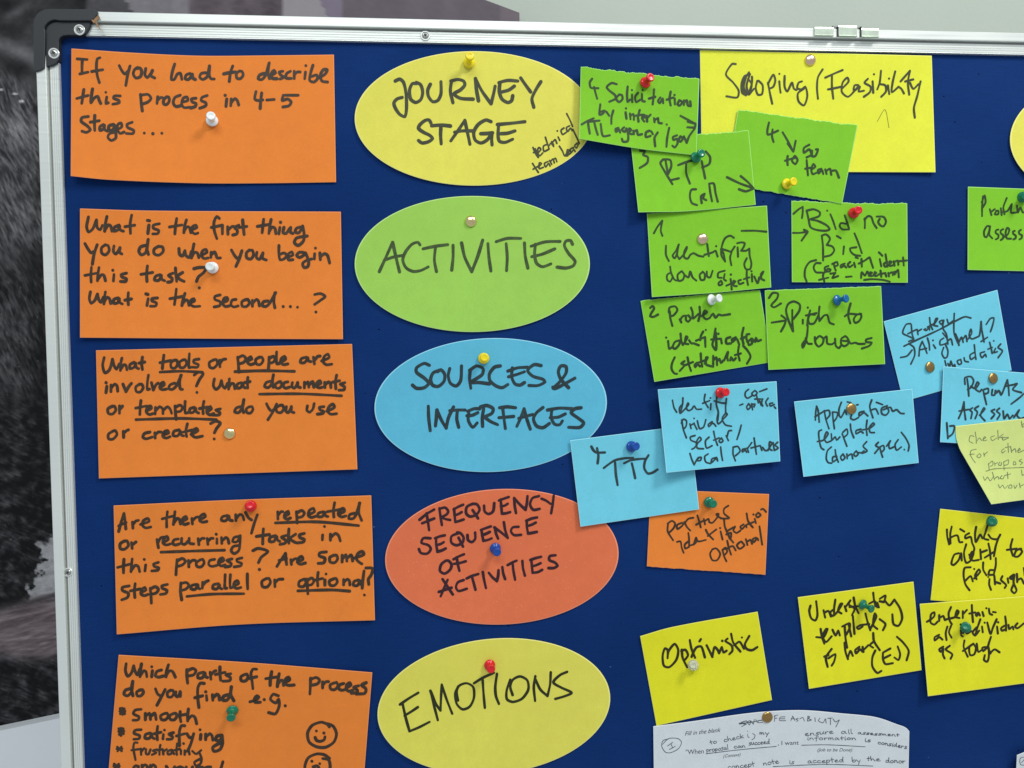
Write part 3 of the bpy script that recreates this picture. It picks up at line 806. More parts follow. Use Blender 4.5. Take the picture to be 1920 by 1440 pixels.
# ------------------------------------------------------------------ what is written on them
T = (120, 80, 3.556)
write('c1', T, 5.6, [
 ('If you had to describe', '88,108 155,112;122,112 120,160 120,205;106,208 160,196;240,100 222,108 216,160 222,220 236,266;185,192 258,180;368,152 385,185 405,208 425,190;440,155 425,210 412,285;490,165 470,180 462,210 480,235 510,225 518,190 505,168 488,172;545,172 540,215 555,232 580,205 590,185;588,185 580,220 605,235;738,142 722,195 716,245 735,245 755,210 775,203 782,225 786,245;840,205 815,215 808,240 830,245 855,215;855,210 858,235 875,245;945,200 915,205 905,230 925,245 955,225 970,155;970,155 968,215 980,240 1002,242;1125,155 1110,200 1102,258;1065,208 1100,200 1145,195;1170,188 1150,205 1152,235 1175,240 1195,215 1185,190 1168,190;1335,205 1305,215 1295,240 1320,245 1345,215 1368,135;1368,135 1360,200 1370,240;1385,215 1410,200 1400,185 1385,200 1385,235 1420,240;1460,190 1435,195 1445,215 1465,230 1440,242;1510,190 1485,205 1480,235 1515,238;1535,190 1535,238;1535,215 1555,195 1575,195;1610,195 1605,240;1612,152;1660,150 1645,200 1638,250 1665,262 1690,240 1685,215 1650,225;1690,238 1740,210 1755,180 1730,180 1710,215 1720,255 1758,262', []),
 ('this process in 4-5', '132,312 125,360 118,405;85,372 120,362 160,352;190,308 182,360 180,400 200,370 225,358 235,385 245,405;285,362 280,405 295,400;278,330;375,355 335,355 330,370 365,385 368,400 325,410;510,345 515,400 522,455;512,350 560,345 580,370 560,395 520,410;625,360 620,405;622,385 645,365 660,368;685,360 665,380 665,408 685,412 702,388 698,362 682,362;775,350 740,365 728,400 745,425 780,420;790,395 825,385 820,362 795,370 785,410 800,432 840,430;880,370 850,375 855,395 880,405 875,425 845,435;955,352 920,365 915,385 945,400 945,420 905,437;1085,375 1080,425;1074,350;1115,375 1112,420;1115,400 1140,372 1155,385 1165,415;1280,325 1272,375 1293,385 1326,381;1318,335 1312,385 1308,438;1352,382 1402,378;1462,350 1455,385 1490,375 1515,395 1500,420 1460,428;1462,350 1510,350 1562,350', []),
 ('stages...', '162,492 120,500 115,525 155,555 175,580 150,598 120,590;205,485 203,540 205,585;175,530 235,520;262,545 240,560 240,585 262,575 270,550;270,550 272,580 290,590;330,545 300,555 300,585 325,580 338,550;338,550 345,600 345,635 315,652 292,630 305,605 345,596;355,580 385,560 380,535 360,545 355,580 375,605 400,595;455,530 420,545 425,565 465,585 460,605 415,605;535,602;592,606;652,603', [])])
T = (140, 380, 3.556)
write('c2', T, 5.6, [
 ('What is the first thing', '92,95 80,160 92,195 120,175 145,115;145,115 150,165 170,180 185,150;215,92 205,140 200,190;203,178 225,148 240,155 248,190;295,150 265,165 262,190 290,180 300,155;300,155 302,180 325,190;380,82 370,140 372,205;335,160 400,150;495,150 488,205;485,118 500,120;565,140 525,150 525,170 560,185 555,205 520,208;680,105 672,160 668,208;632,162 715,148;745,115 732,160 728,200;730,190 750,160 765,165 775,200;785,180 815,165 808,150 785,160 782,190 800,208 822,202;965,105 948,92 930,125 930,180 948,240;912,165 985,150;985,150 985,208;1020,160 1022,210;1025,180 1050,158 1065,160;1095,150 1065,165 1085,185 1080,208 1055,215;1120,115 1125,170 1130,212;1095,165 1148,158;1260,110 1255,155 1250,200;1218,158 1295,145;1310,112 1300,160 1295,205;1298,190 1318,162 1335,170 1342,205;1368,165 1362,208;1372,130;1395,165 1390,200 1410,205 1430,175 1440,165;1440,165 1438,195 1455,205;1515,160 1480,170 1470,195 1495,200 1515,170;1520,155 1530,210 1525,255 1490,285 1465,265 1480,235 1550,222', []),
 ('you do when you begin', '68,272 90,310 110,335 125,325;150,280 130,340 118,410;205,280 180,300 180,335 205,348 230,320 222,285 200,283;262,288 258,325 275,342 300,305;302,300 298,330 315,342;470,285 440,295 428,325 445,348 475,330 490,245;490,245 482,300 492,345;560,290 530,310 530,340 560,350 590,325 585,295 555,292;695,305 700,345 720,355 735,320;735,320 742,352 765,365 778,325;795,275 785,330 780,370;782,360 800,330 818,335 828,365;842,352 882,330 875,312 852,322 845,350 862,372 890,368;910,330 908,365;910,348 932,328 942,345 950,368 972,368;1045,315 1065,350 1085,372 1100,362;1115,320 1095,380 1075,425;1165,315 1145,335 1148,368 1175,375 1192,350 1185,318 1162,318;1215,330 1212,365 1232,378 1250,345;1255,335 1252,370 1278,382;1362,285 1362,340 1370,380 1395,375 1415,350 1395,335 1368,345;1415,365 1455,348 1448,328 1425,342 1425,380 1455,380;1540,335 1500,330 1480,350 1500,365 1535,345;1540,335 1560,390 1555,425 1530,432 1520,405 1545,385 1580,375;1600,340 1598,375;1605,302;1635,335 1638,380;1640,360 1665,340 1685,350 1700,402', []),
 ('this task?', '112,430 108,480 110,530;68,485 145,470;162,432 155,480 152,520;155,510 180,480 195,485 205,520;262,478 258,522;254,450;345,470 310,480 315,495 345,508 340,525 305,525;485,422 480,475 482,525;442,478 520,465;570,480 540,490 532,515 560,518 578,490;578,485 580,510 600,520;655,470 625,485 650,505 645,525 620,530;672,435 675,480 680,525;720,465 685,490 700,510 730,525;795,440 830,432 875,435 860,465 825,495 812,525;830,567', []),
 ('What is the second... ?', '105,595 98,640 110,670 135,650 152,610;152,610 160,645 175,665 190,630;205,595 198,635 195,675;198,660 218,630 232,640 240,672;290,635 262,645 258,670 285,668 298,640;298,640 300,665 318,675;358,600 355,640 358,680;335,650 378,642;490,640 482,685;475,608 488,612;552,635 515,640 515,655 545,668 540,688 505,690;678,575 672,630 665,680;635,640 720,625;735,605 722,650 715,685;718,675 740,648 755,655 762,685;770,670 800,655 795,640 775,650 772,678 795,692 835,690;970,615 935,625 935,645 970,660 968,685 930,695;990,665 1020,650 1015,632 995,640 988,675 1005,692 1030,688;1075,645 1050,650 1042,680 1060,695 1090,688;1140,645 1115,660 1118,690 1145,692 1165,670 1155,645 1138,648;1185,650 1185,690;1188,670 1212,645 1225,655 1232,688;1290,655 1260,660 1250,685 1275,692 1300,670 1340,600;1335,600 1328,660 1335,700;1390,692;1438,692;1485,696;1600,612 1640,606 1670,625 1640,650 1600,678;1608,728', [])])
T = (170, 640, 3.556)
write('c3', T, 5.5, [
 ('What tools or people are', '462,205 600,199 745,206;962,202 1150,196 1358,200;90,108 80,160 95,210 125,190 145,120;145,120 155,160 172,185 190,150;208,112 200,150 198,195;200,185 222,155 235,160 242,190;290,140 262,155 262,182 290,172 300,145;300,150 305,175 320,182;345,105 340,150 345,188;322,145 360,138;488,92 482,140 478,182;462,142 535,128;555,125 535,145 538,175 562,178 580,150 572,125 552,128;615,122 592,140 595,172 620,175 640,148 630,122 612,125;658,82 655,130 655,175 670,172;722,118 688,125 688,142 718,155 712,172 680,172;818,125 792,140 795,172 820,178 845,150 838,122 815,125;860,125 862,170;862,145 880,122 900,118;980,105 985,155 988,205;982,110 1015,95 1035,115 1020,140 988,150;1045,130 1075,118 1068,102 1048,115 1045,140 1065,155 1090,148;1125,105 1100,122 1105,150 1130,155 1150,128 1140,105 1122,108;1190,105 1188,150 1185,188;1190,112 1220,100 1230,120 1215,140 1190,145;1240,70 1238,115 1242,150 1258,148;1262,140 1300,118 1292,100 1270,115 1268,140 1285,155 1315,150;1440,105 1405,115 1398,140 1425,142 1448,112;1448,110 1452,130 1470,135;1485,105 1492,150;1492,125 1515,100 1530,98;1540,130 1590,108 1582,85 1558,100 1550,135 1570,155 1608,152', []),
 ('involved? What documents', '690,225 720,205 750,215 725,255 705,298;708,340;1125,352 1400,350 1672,363;108,300 102,342;102,275;135,290 135,335;138,310 160,285 175,295 180,332;215,285 235,335;235,335 255,300 272,280;325,285 300,305 305,335 330,338 350,310 340,285 322,288;385,225 378,275 378,322 392,318;405,275 418,325;418,325 435,290 450,278;460,305 490,290 485,272 465,285 462,315 480,322 505,318;560,278 530,290 520,315 545,320 572,295 605,225;600,225 592,275 598,318 612,320;825,250 818,295 835,320 860,300 872,262;872,262 880,295 895,312 912,280;925,250 922,285 920,318;922,305 940,280 955,285 962,315;1005,275 978,285 978,312 1000,308 1015,280;1015,280 1020,305 1035,310;1048,240 1045,275 1048,312;1025,275 1062,268;1200,265 1170,275 1160,302 1185,308 1205,285 1220,222;1218,222 1212,270 1218,305;1255,270 1232,285 1235,308 1258,312 1275,290 1265,268 1252,272;1315,270 1292,275 1285,300 1300,312 1325,305;1345,275 1342,302 1358,312 1378,285;1380,275 1380,300 1398,308;1425,272 1425,310;1428,290 1448,270 1455,305;1458,288 1480,268 1488,305;1500,295 1535,278 1528,262 1508,275 1505,300 1525,310 1545,305;1560,272 1562,308;1565,288 1585,270 1598,280 1602,308;1640,225 1632,270 1635,315;1612,272 1660,262;1695,275 1665,285 1692,302 1690,322 1655,325', []),
 ('or templates do you use', '302,522 600,514 838,522;145,432 115,450 118,480 145,485 168,458 158,432 142,435;192,430 192,480;192,455 212,432;335,395 330,440 328,488;300,445 375,430;370,465 405,445 398,430 378,440 370,470 390,488 415,482;432,440 430,485;435,460 460,436 480,450 482,482;485,458 512,436 530,452 540,480;562,430 565,475 570,520;565,440 595,425 612,440 600,465 570,470;630,400 628,445 632,478 648,475;690,440 662,450 660,475 685,472 700,445;700,445 705,470 720,478;755,400 748,440 750,482;725,448 780,438;775,470 805,450 798,435 778,448 775,475 795,490 820,482;865,450 835,458 862,475 858,490 810,492;1000,435 970,445 960,470 985,475 1008,450 1022,388;1020,388 1012,440 1020,475;1058,435 1038,450 1042,475 1065,478 1082,455 1075,435 1055,437;1172,415 1190,450 1208,465 1220,455;1240,418 1215,470 1182,522;1262,425 1238,445 1242,470 1268,475 1288,450 1278,425 1258,428;1305,435 1302,465 1318,475 1335,445;1338,435 1338,468 1356,475;1445,430 1442,460 1460,472 1482,450 1490,415;1555,435 1525,440 1528,455 1555,468 1548,480 1512,485;1575,465 1625,440 1615,418 1590,435 1580,465 1600,485 1640,482', []),
 ('or create?', '148,598 118,620 120,650 148,652 175,622 165,595 145,600;218,600 220,640;220,615 240,595 252,590;395,605 358,615 348,640 370,650 410,638;428,610 430,645;430,625 450,605 470,605;480,625 520,610 512,595 490,605 482,635 505,645 530,635;590,590 555,600 550,628 580,630 598,600;598,600 605,625 620,630;645,550 635,595 640,635;615,605 680,590;670,620 715,595 705,580 680,595 675,625 700,640 745,632;800,548 835,532 865,545 840,580 825,610;823,650', [])])
T = (200, 920, 3.556)
write('c4', T, 5.5, [
 ('Are there any repeated', '1125,215 1400,208 1680,233;80,272 95,215 115,152;115,152 122,200 128,255;80,235 105,222 130,212;172,210 175,250;175,225 195,202 212,198;225,225 282,205 275,185 245,200 238,230 260,248 295,242;405,140 400,190 400,242;370,188 440,170;455,140 450,185 445,225;448,215 470,185 485,192 492,222;500,205 535,188 528,172 508,185 502,212 520,225 545,218;568,185 572,222;572,200 595,178 610,175;620,195 658,172 650,155 625,170 620,200 640,210 668,205;805,165 770,175 765,198 795,200 812,172;815,170 820,195 838,200;860,160 862,200;865,182 888,158 905,165 915,195;925,145 945,180 966,195;1005,160 985,215 965,284;1140,140 1142,190;1142,165 1162,140 1175,140;1185,170 1215,155 1210,138 1190,150 1185,178 1205,190 1225,182;1265,140 1268,180 1270,215;1268,148 1300,132 1318,148 1305,172 1272,180;1345,160 1385,140 1378,118 1352,132 1345,165 1365,178 1395,170;1445,140 1412,150 1408,172 1438,172 1452,142;1455,145 1460,168 1475,172;1520,80 1512,130 1515,175;1470,140 1560,125;1545,155 1585,138 1578,118 1552,132 1545,160 1568,175 1595,168;1655,150 1620,160 1615,185 1645,185 1665,155 1688,82;1685,82 1682,150 1700,198', []),
 ('or recurring tasks in', '362,410 600,402 785,397;118,335 90,355 92,388 120,390 145,365 135,335 115,338;165,345 170,385;170,362 195,342;335,325 345,380;342,350 360,315 385,310;378,345 410,325 402,305 382,320 376,350 398,362 425,355;478,322 450,328 440,352 458,362 485,355;500,318 500,350 520,358 545,335;550,318 552,350 580,355;610,320 615,360;615,340 635,318 650,318;670,318 675,358;675,338 695,318 710,318;735,320 735,352;730,290;765,312 768,352;772,332 795,312 808,322 815,350;885,305 850,312 840,338 865,342 888,315;890,300 888,360 880,400 850,420 830,400 845,372 885,365;1045,255 1042,300 1040,355;998,305 1085,292;1125,300 1090,312 1085,338 1115,338 1132,305;1135,305 1140,330 1155,338;1198,298 1165,310 1195,332 1190,350 1155,358;1215,255 1212,305 1215,350;1260,290 1222,318 1235,332 1258,345;1318,285 1285,295 1288,312 1318,325 1312,342 1270,348;1440,295 1438,328;1452,238;1492,290 1492,330;1495,312 1525,285 1545,298 1558,335', []),
 ('this process? Are some', '975,400 1010,385 1075,405 1030,445 1012,480;1018,525;115,458 112,505 112,548;72,512 155,490;170,455 165,505 162,540;165,530 190,498 210,505 220,540;260,495 255,535;250,458;345,478 312,490 318,505 348,515 342,530 300,535;470,460 465,510 462,560;470,468 505,452 525,470 505,495 470,505;545,465 548,508;548,488 570,465 590,465;625,460 598,480 602,505 630,508 650,482 640,458 622,462;720,458 688,465 680,492 700,505 735,498;745,480 780,465 772,448 750,460 745,488 765,502 790,495;835,455 802,465 830,485 825,502 790,508;902,448 868,458 870,472 900,485 895,500 850,508;1135,505 1160,465 1192,418;1192,418 1195,455 1200,492;1150,465 1200,452;1228,460 1232,492;1232,475 1248,458 1262,452;1270,475 1308,458 1300,438 1278,452 1272,478 1292,490 1325,482;1465,408 1420,415 1418,435 1455,450 1448,480 1410,485;1515,430 1488,445 1490,475 1520,480 1540,455 1532,430 1512,432;1570,430 1570,475;1572,455 1595,428 1602,470;1605,450 1630,428 1640,468;1650,450 1715,425 1705,405 1675,420 1665,455 1685,478 1702,488', []),
 ('steps parallel or optional?', '535,705 700,690 915,687;1275,668 1500,662 1620,670;150,635 105,645 105,665 145,685 138,712 100,728;190,620 185,665 188,712;158,668 225,655;228,680 262,662 255,645 235,658 228,688 250,700 275,692;290,650 295,700 298,750;292,655 325,640 345,658 330,682 298,690;405,625 368,635 370,650 402,665 395,685 358,692;495,615 492,670 500,728;495,620 530,612 548,630 530,655 498,665;600,625 568,632 562,655 590,658 608,630;608,628 612,650 622,655;640,610 638,650;640,630 660,608 678,600;745,620 712,628 708,652 735,655 752,628;752,628 755,648 768,655;790,560 788,610 788,650 800,650;825,560 822,610 825,648 838,645;850,635 880,618 872,600 852,612 848,640 868,652 895,645;938,555 938,605 940,655;1065,585 1035,605 1040,640 1070,642 1092,612 1082,585 1062,588;1120,595 1122,640;1122,615 1145,592 1175,590;1315,590 1285,605 1282,635 1310,640 1330,615 1322,590 1312,592;1335,590 1338,640 1342,688;1338,598 1368,582 1382,600 1368,625 1340,632;1410,545 1405,590 1408,635;1385,598 1440,585;1455,595 1455,630;1462,555;1512,588 1485,602 1490,630 1518,632 1538,608 1528,585 1508,590;1580,592 1580,628;1582,610 1605,590 1618,600 1622,628;1680,595 1650,605 1645,630 1672,632 1690,602;1690,600 1695,625;1716,535 1708,600 1704,650;1728,515 1772,518 1765,560 1745,590 1748,625;1718,695', [])])
T = (200, 1200, 3.556)
write('c5', T, 5.8, [
 ('Which parts of the process', '130,158 125,205 140,242 165,220 180,172;180,172 190,210 205,232 220,195;232,160 225,200 222,245;225,235 248,205 262,212 268,245;305,205 300,245;300,178;365,200 335,210 325,238 345,248 378,240;412,165 400,205 395,245;398,235 420,205 440,212 458,248;535,198 535,245 540,288;538,205 575,190 595,205 580,232 542,240;645,215 612,225 608,252 638,252 652,220;655,220 660,245 672,250;690,215 695,262;695,235 715,210 728,205;755,180 755,225 760,268;725,230 790,215;828,225 795,232 825,250 822,270 775,275;925,228 895,245 898,272 928,272 942,248 935,228 922,230;1000,195 975,195 962,225 970,280 975,325;935,260 1000,245;1100,212 1092,260 1090,302;1060,258 1145,245;1150,225 1142,270 1138,310;1140,298 1162,268 1175,272 1180,302;1190,280 1220,265 1212,248 1192,262 1188,290 1210,302 1250,300;1360,255 1358,310 1355,360;1360,262 1398,250 1420,268 1405,292 1362,302;1440,280 1440,320;1442,300 1462,278 1480,278;1520,285 1490,300 1495,328 1522,330 1542,305 1532,282 1518,288;1580,290 1552,300 1548,325 1568,335 1590,330;1598,318 1628,300 1620,285 1600,298 1598,330 1618,342 1640,335;1680,305 1648,315 1672,335 1668,350 1632,355;1730,285 1700,300 1728,325 1722,355 1665,360', []),
 ('do you find e.g.', '155,325 125,335 115,362 140,372 165,345 175,275;172,275 165,325 175,372;222,332 200,348 205,372 228,372 245,350 238,332 218,335;325,325 340,360 362,372 375,362;390,330 362,385 335,435;425,335 405,350 408,378 432,380 448,355 440,335 422,338;462,345 460,372 472,380 488,355;490,345 490,375;650,290 625,288 608,320 608,390 615,450;588,385 640,372;665,370 668,402;660,345;705,365 708,402;712,382 735,362 748,372 752,400;810,365 780,375 772,400 800,402 820,375 832,312;830,312 828,365 848,405;955,412 1000,398 1015,380 1000,372 985,395 990,415 1025,415;1050,397;1145,372 1110,362 1092,395 1128,420 1146,395 1150,440 1125,492 1080,484;1190,438', []),
 ('smooth', '92,458 118,490;118,458 92,492;88,475 122,474;105,455 106,495;230,462 190,468 178,492 215,512 210,532 175,535;258,490 258,532;260,510 285,488 292,530;295,508 320,488 330,530;385,490 360,505 365,530 392,532 410,508 402,488 382,492;445,490 420,505 425,530 450,532 468,508 460,488 442,492;490,478 488,510 495,545;470,505 535,495;545,460 540,500 540,540;542,530 568,505 588,515 600,558', []),
 ('satisfying', '82,592 112,625;110,592 84,630;80,610 114,608;97,590 95,636;230,598 190,602 182,622 220,638 215,658 180,662;290,620 260,630 255,655 285,655 300,625;300,625 305,650 318,658;340,575 335,620 338,665;318,625 362,615;378,630 375,660;385,600;445,618 415,628 440,645 435,660 402,662;520,572 498,572 485,610 485,705;465,640 520,625;535,625 552,650 572,650;580,625 562,690 540,740;628,630 625,662;622,598;660,628 660,665;662,645 688,625 702,638 708,668;768,635 735,642 728,668 755,670 768,640;770,635 772,690 755,730 715,742 708,715 770,680', []),
 ('app yours', '50,828 82,862;80,828 52,864;48,842 84,842;775,812 755,880', [('app', 172, 880, 335, 880, 46), ('yours', 395, 885, 700, 890, 46)]),
 ('hand drawn smiling face', '1470,560 1430,548 1370,570 1340,620 1350,680 1400,712 1460,715 1515,680 1532,625 1510,575 1470,558 1485,580;1398,606;1448,620;1390,650 1400,670 1425,676 1450,665 1456,645', []),
 ('hand drawn grinning face', '1485,790 1450,765 1400,760 1345,785 1322,840 1330,900 1400,940 1470,910 1490,850 1480,800 1440,790;1368,808;1420,824;1375,845 1400,838 1415,850 1400,862 1380,855', [])])
write('c5', T, 4.5, [
 ('frustrating', '70,712 100,740;98,712 72,742;68,726 102,724;205,685 185,685 178,720 192,800;165,735 215,728;228,725 230,765;230,745 250,722;262,728 262,758 278,762 292,730;335,730 308,738 330,752 302,765;358,700 352,735 352,765;338,735 372,729;375,732 378,762;378,745 400,728;432,732 408,742 408,762 430,758 438,735;440,745 450,760;470,690 465,735 468,765;452,735 488,727;495,735 495,762;512,690;520,735 520,765;522,750 545,735 552,762;570,740 590,758;630,735 600,760;618,750 632,790 625,825 595,838 585,815 630,790', [])])
T = (650, 80, 4.174)
write('v1', T, 6.4, [
 ('JOURNEY', '380,300 415,285 445,310 465,400 468,520 455,578 415,560 380,510 370,470 395,440 435,428;545,320 515,320 492,370 500,440 540,468 580,445 595,390 580,330 545,310;655,325 635,370 640,420 675,462 715,450 738,400 738,305;820,300 812,380 832,470;815,300 870,288 915,300 925,330 890,370 840,400 890,435 990,442;1008,280 1015,360 1032,455;1008,280 1060,380 1130,478;1130,478 1150,400 1162,340;1200,310 1195,380 1215,440 1260,468 1290,455 1300,415;1190,312 1260,295 1340,300;1215,385 1270,370 1312,340;1362,275 1400,330 1440,385;1520,305 1480,370 1450,440 1465,505', []),
 ('STAGE', '660,630 645,605 615,608 575,640 562,670 600,700 650,725 672,750 640,775 590,785 562,765;665,650 740,645 812,652;738,650 735,720 740,792;815,768 870,690 925,608;925,608 945,700 965,795;845,700 905,690 985,690;1130,618 1090,605 1030,640 995,700 1005,760 1050,785 1100,760 1138,705;1050,712 1100,710 1142,705;1140,705 1135,760 1138,800;1190,640 1185,720 1195,770 1240,780 1300,755;1180,640 1290,630 1395,618;1205,712 1260,708 1318,690', [])])
write('v1', T, 3.3, [
 ('technical', '1458,820 1475,860 1500,898;1462,860 1500,850;1475,830 1490,880;1495,865 1520,835 1505,820 1492,850 1510,885 1535,862;1570,795 1540,810 1545,850 1580,835;1555,740 1585,832;1585,805 1600,785 1620,812;1605,775 1620,800;1615,775 1632,758 1645,788;1655,738 1668,765;1648,690;1700,668 1678,685 1690,718 1718,702;1745,650 1720,665 1730,695 1752,668 1765,690;1722,555 1745,600 1768,655', []),
 ('team', '1455,945 1480,985 1500,1015;1460,990 1505,962;1500,975 1525,945 1508,940 1508,985 1540,975;1575,930 1548,945 1558,972 1580,945 1592,965;1588,922 1605,952;1595,930 1615,910 1625,940;1620,912 1635,905 1645,932', []),
 ('lead', '1665,810 1690,850 1705,885 1730,885;1715,875 1745,845 1728,838 1725,880 1752,865;1775,820 1750,835 1758,860 1778,835 1788,852;1805,785 1785,805 1798,825 1812,795;1770,678 1795,730 1822,790', [])])
T = (650, 360, 4.085)
write('v2', T, 5.8, [('ACTIVITIES', '250,610 305,490 352,385;352,385 378,500 405,612;285,525 350,500 430,485;562,405 545,385 500,400 450,460 430,520 455,580 510,608 570,600 625,573;585,435 680,415 775,403;680,425 672,520 688,610;815,408 815,500 805,598;880,390 905,500 958,610;958,610 1005,490 1042,368;1082,395 1090,500 1105,605;1145,380 1230,355 1335,355;1222,395 1230,500 1225,602;1362,390 1368,490 1388,582;1445,400 1440,480 1455,545 1500,572 1565,550;1412,415 1520,382 1635,378;1418,495 1500,475 1595,435;1730,400 1715,372 1680,375 1668,410 1700,470 1750,530 1735,565 1680,582 1612,575', [])])
T = (690, 625, 4.174)
write('v3', T, 6.2, [
 ('SOURCES &', '480,250 440,235 380,270 380,305 440,350 475,390 440,425 380,430 348,405;555,290 510,310 490,360 505,405 550,415 595,375 600,320 570,285 545,300;640,275 628,330 645,390 690,412 725,370 732,255;800,285 795,360 805,430;795,290 850,255 900,275 895,320 840,360 800,385 870,385 950,395;1035,255 990,265 950,320 955,370 1000,410 1050,425 1095,400;1130,270 1125,340 1150,395 1190,405 1225,385;1095,295 1170,270 1250,265;1100,340 1170,320 1225,300;1355,252 1300,245 1250,290 1290,335 1370,360 1385,380 1330,408 1260,408;1450,430 1500,380 1550,310 1550,260 1510,255 1490,300 1510,360 1570,425;1445,420 1460,435 1530,400 1620,350', []),
 ('INTERFACES', '472,570 475,660 487,762;540,600 535,660 528,725;540,600 570,670 612,742;612,742 630,660 670,575;640,605 700,600 760,600;700,600 695,670 710,735;790,610 785,680 820,735 855,700;780,610 830,590 875,590;775,645 820,640 860,620;905,590 895,660 897,728;880,575 930,565 980,590 970,625 920,650;910,655 960,690 1015,715;1055,590 1065,670 1075,745;1030,582 1090,575 1155,582;1025,660 1085,655 1140,650;1165,728 1200,650 1222,590;1222,590 1240,660 1270,750;1180,665 1230,650 1290,635;1370,580 1320,620 1295,670 1320,725 1370,738 1420,705;1440,590 1435,660 1460,710 1500,715 1522,685;1405,600 1500,585 1600,590;1425,660 1490,655 1545,630;1668,582 1620,590 1590,620 1640,660 1688,700 1660,735 1570,735', [])])
T = (710, 905, 4.174)
write('v4', T, 5.2, [
 ('FREQUENCY', '375,240 385,300 395,372;320,290 375,245 435,210;340,318 385,300 435,280;475,200 485,270 495,332;475,205 520,195 545,225 530,250 495,270 525,285 560,292;590,205 595,260 600,308;585,210 620,190 662,172;598,255 625,245 650,230;600,308 630,300 665,288;735,165 690,190 685,240 715,265 765,250 790,210 770,170 735,165;735,215 760,250 778,280;825,180 830,225 860,245 895,225 905,160;955,130 960,190 965,242;940,140 980,125 1018,112;955,185 985,180 1010,165;965,242 995,240 1030,230;1060,120 1065,180 1075,238;1060,120 1105,170 1150,212;1150,212 1160,160 1165,105;1255,105 1205,120 1185,170 1210,212 1260,205;1275,125 1310,140 1345,165;1370,102 1362,170 1350,240', []),
 ('SEQUENCE', '405,435 350,435 335,470 390,490 408,520 380,555 330,550 315,520;450,430 450,480 460,540;440,435 480,420 518,412;455,488 485,480 510,465;460,540 495,530 525,515;625,395 570,420 570,470 610,490 655,470 665,430 640,395 615,390;625,430 645,470 660,500;695,410 700,450 730,465 755,440 755,390;805,370 810,410 820,455;800,370 840,355 878,342;810,410 840,400 870,385;820,455 855,448 885,435;910,350 918,395 935,438;905,350 960,390 1010,432;1010,432 990,370 980,310;1095,345 1050,350 1035,380 1060,410 1115,408;1160,295 1160,345 1170,398;1155,298 1200,280 1240,272;1160,340 1195,330 1230,312;1170,398 1205,392 1238,385', []),
 ('OF', '525,610 490,640 480,690 515,712 560,680 570,640 545,610 520,612;610,585 620,640 632,690;585,600 625,578 668,560;590,635 630,630 682,615', []),
 ('ACTIVITIES', '485,890 510,830 540,760;500,755 530,800 580,875;470,855 515,840 570,822;665,762 620,780 605,820 625,848 690,830;688,750 730,730 780,715;730,735 745,790 758,838;815,700 825,760 840,825;862,705 890,740 925,770;925,770 935,730 938,685;968,660 975,710 990,755;1010,645 1045,625 1080,610;1048,625 1055,690 1068,760;1125,612 1130,670 1145,728;1195,605 1200,660 1205,705;1188,605 1230,590 1272,580;1200,655 1235,645 1268,630;1205,705 1245,700 1280,682;1385,568 1340,575 1335,605 1380,625 1400,650 1370,668 1330,668', [])])
T = (690, 1190, 4.085)
write('v5', T, 5.0, [('EMOTIONS', '265,530 290,640 318,740;245,535 310,490 385,445;280,620 330,590 382,555;318,740 390,710 472,668;478,430 505,540 535,655;478,430 520,530 555,580;555,580 560,470 565,382;565,382 600,490 645,605;690,395 668,450 680,530 725,572 780,550 812,480 805,400 755,372 700,390 680,430 690,505;812,372 880,330 965,292;878,345 885,450 895,560;988,300 975,400 980,470 1003,530;1090,345 1062,430 1065,495 1110,515 1180,490 1228,420 1220,350 1165,320 1110,345 1090,400 1108,462;1282,318 1270,400 1280,508;1282,340 1320,420 1375,470;1375,470 1395,380 1400,288;1525,285 1470,310 1420,365 1480,405 1560,445 1510,470 1435,492', [])], 'dark')
T = (1080, 90, 4.645)
write('g1', T, 4.29, [
 ('4 Solicitation', '140,268 120,300 130,345 195,350;158,340 170,390 185,442;355,315 310,305 268,340 290,370 340,410 345,440 290,468;375,405 350,440 375,470 405,445 400,410 375,405;450,335 445,400 450,468 470,450;488,405 490,470;487,365;540,390 515,425 525,470 560,450;575,400 578,460 600,465;580,365;680,360 675,430 668,490;635,440 690,425;735,430 715,460 730,480 755,440 760,480;825,380 815,440 825,500;790,450 850,430;860,440 862,490;858,408;900,455 885,490 905,500 925,470 905,455;940,455 940,495;945,470 965,455 975,500 1000,505;995,465 1000,505', []),
 ('by intern.', '212,490 205,580 235,570 250,545 215,555;265,555 290,590;325,545 310,600 308,660;432,560 440,615;435,525;470,570 475,620;475,590 500,575 505,625;555,540 540,600 545,640;515,590 575,580;575,610 605,600 590,580 575,610 595,640;615,590 620,640;620,610 650,580;680,610 685,645;690,625 715,610 720,650 748,655;790,665', []),
 ('TTL agency / gov', '50,665 110,630 155,612;105,650 112,700 120,745;115,640 205,632;160,650 175,710 190,755;215,660 235,765 295,760;370,695 345,705 350,730 375,710 385,735;420,690 400,710 425,730 440,700 455,760 450,810 410,815 400,790;450,735 480,715 465,700 455,740 490,750;500,720 505,750;505,730 530,715 540,755 575,750;640,720 610,735 610,775 650,765;655,725 670,750;712,735 685,780 690,855;812,695 795,780 788,860;880,760 845,775 850,800 880,790 885,830 860,865 840,850;910,770 895,800 910,815 930,790 915,770;940,770 965,825;965,825 985,770 1035,700', []),
 ('arrow', '910,590 975,625 1040,660;975,640 1040,658;1040,662 1035,690 970,690', [])])
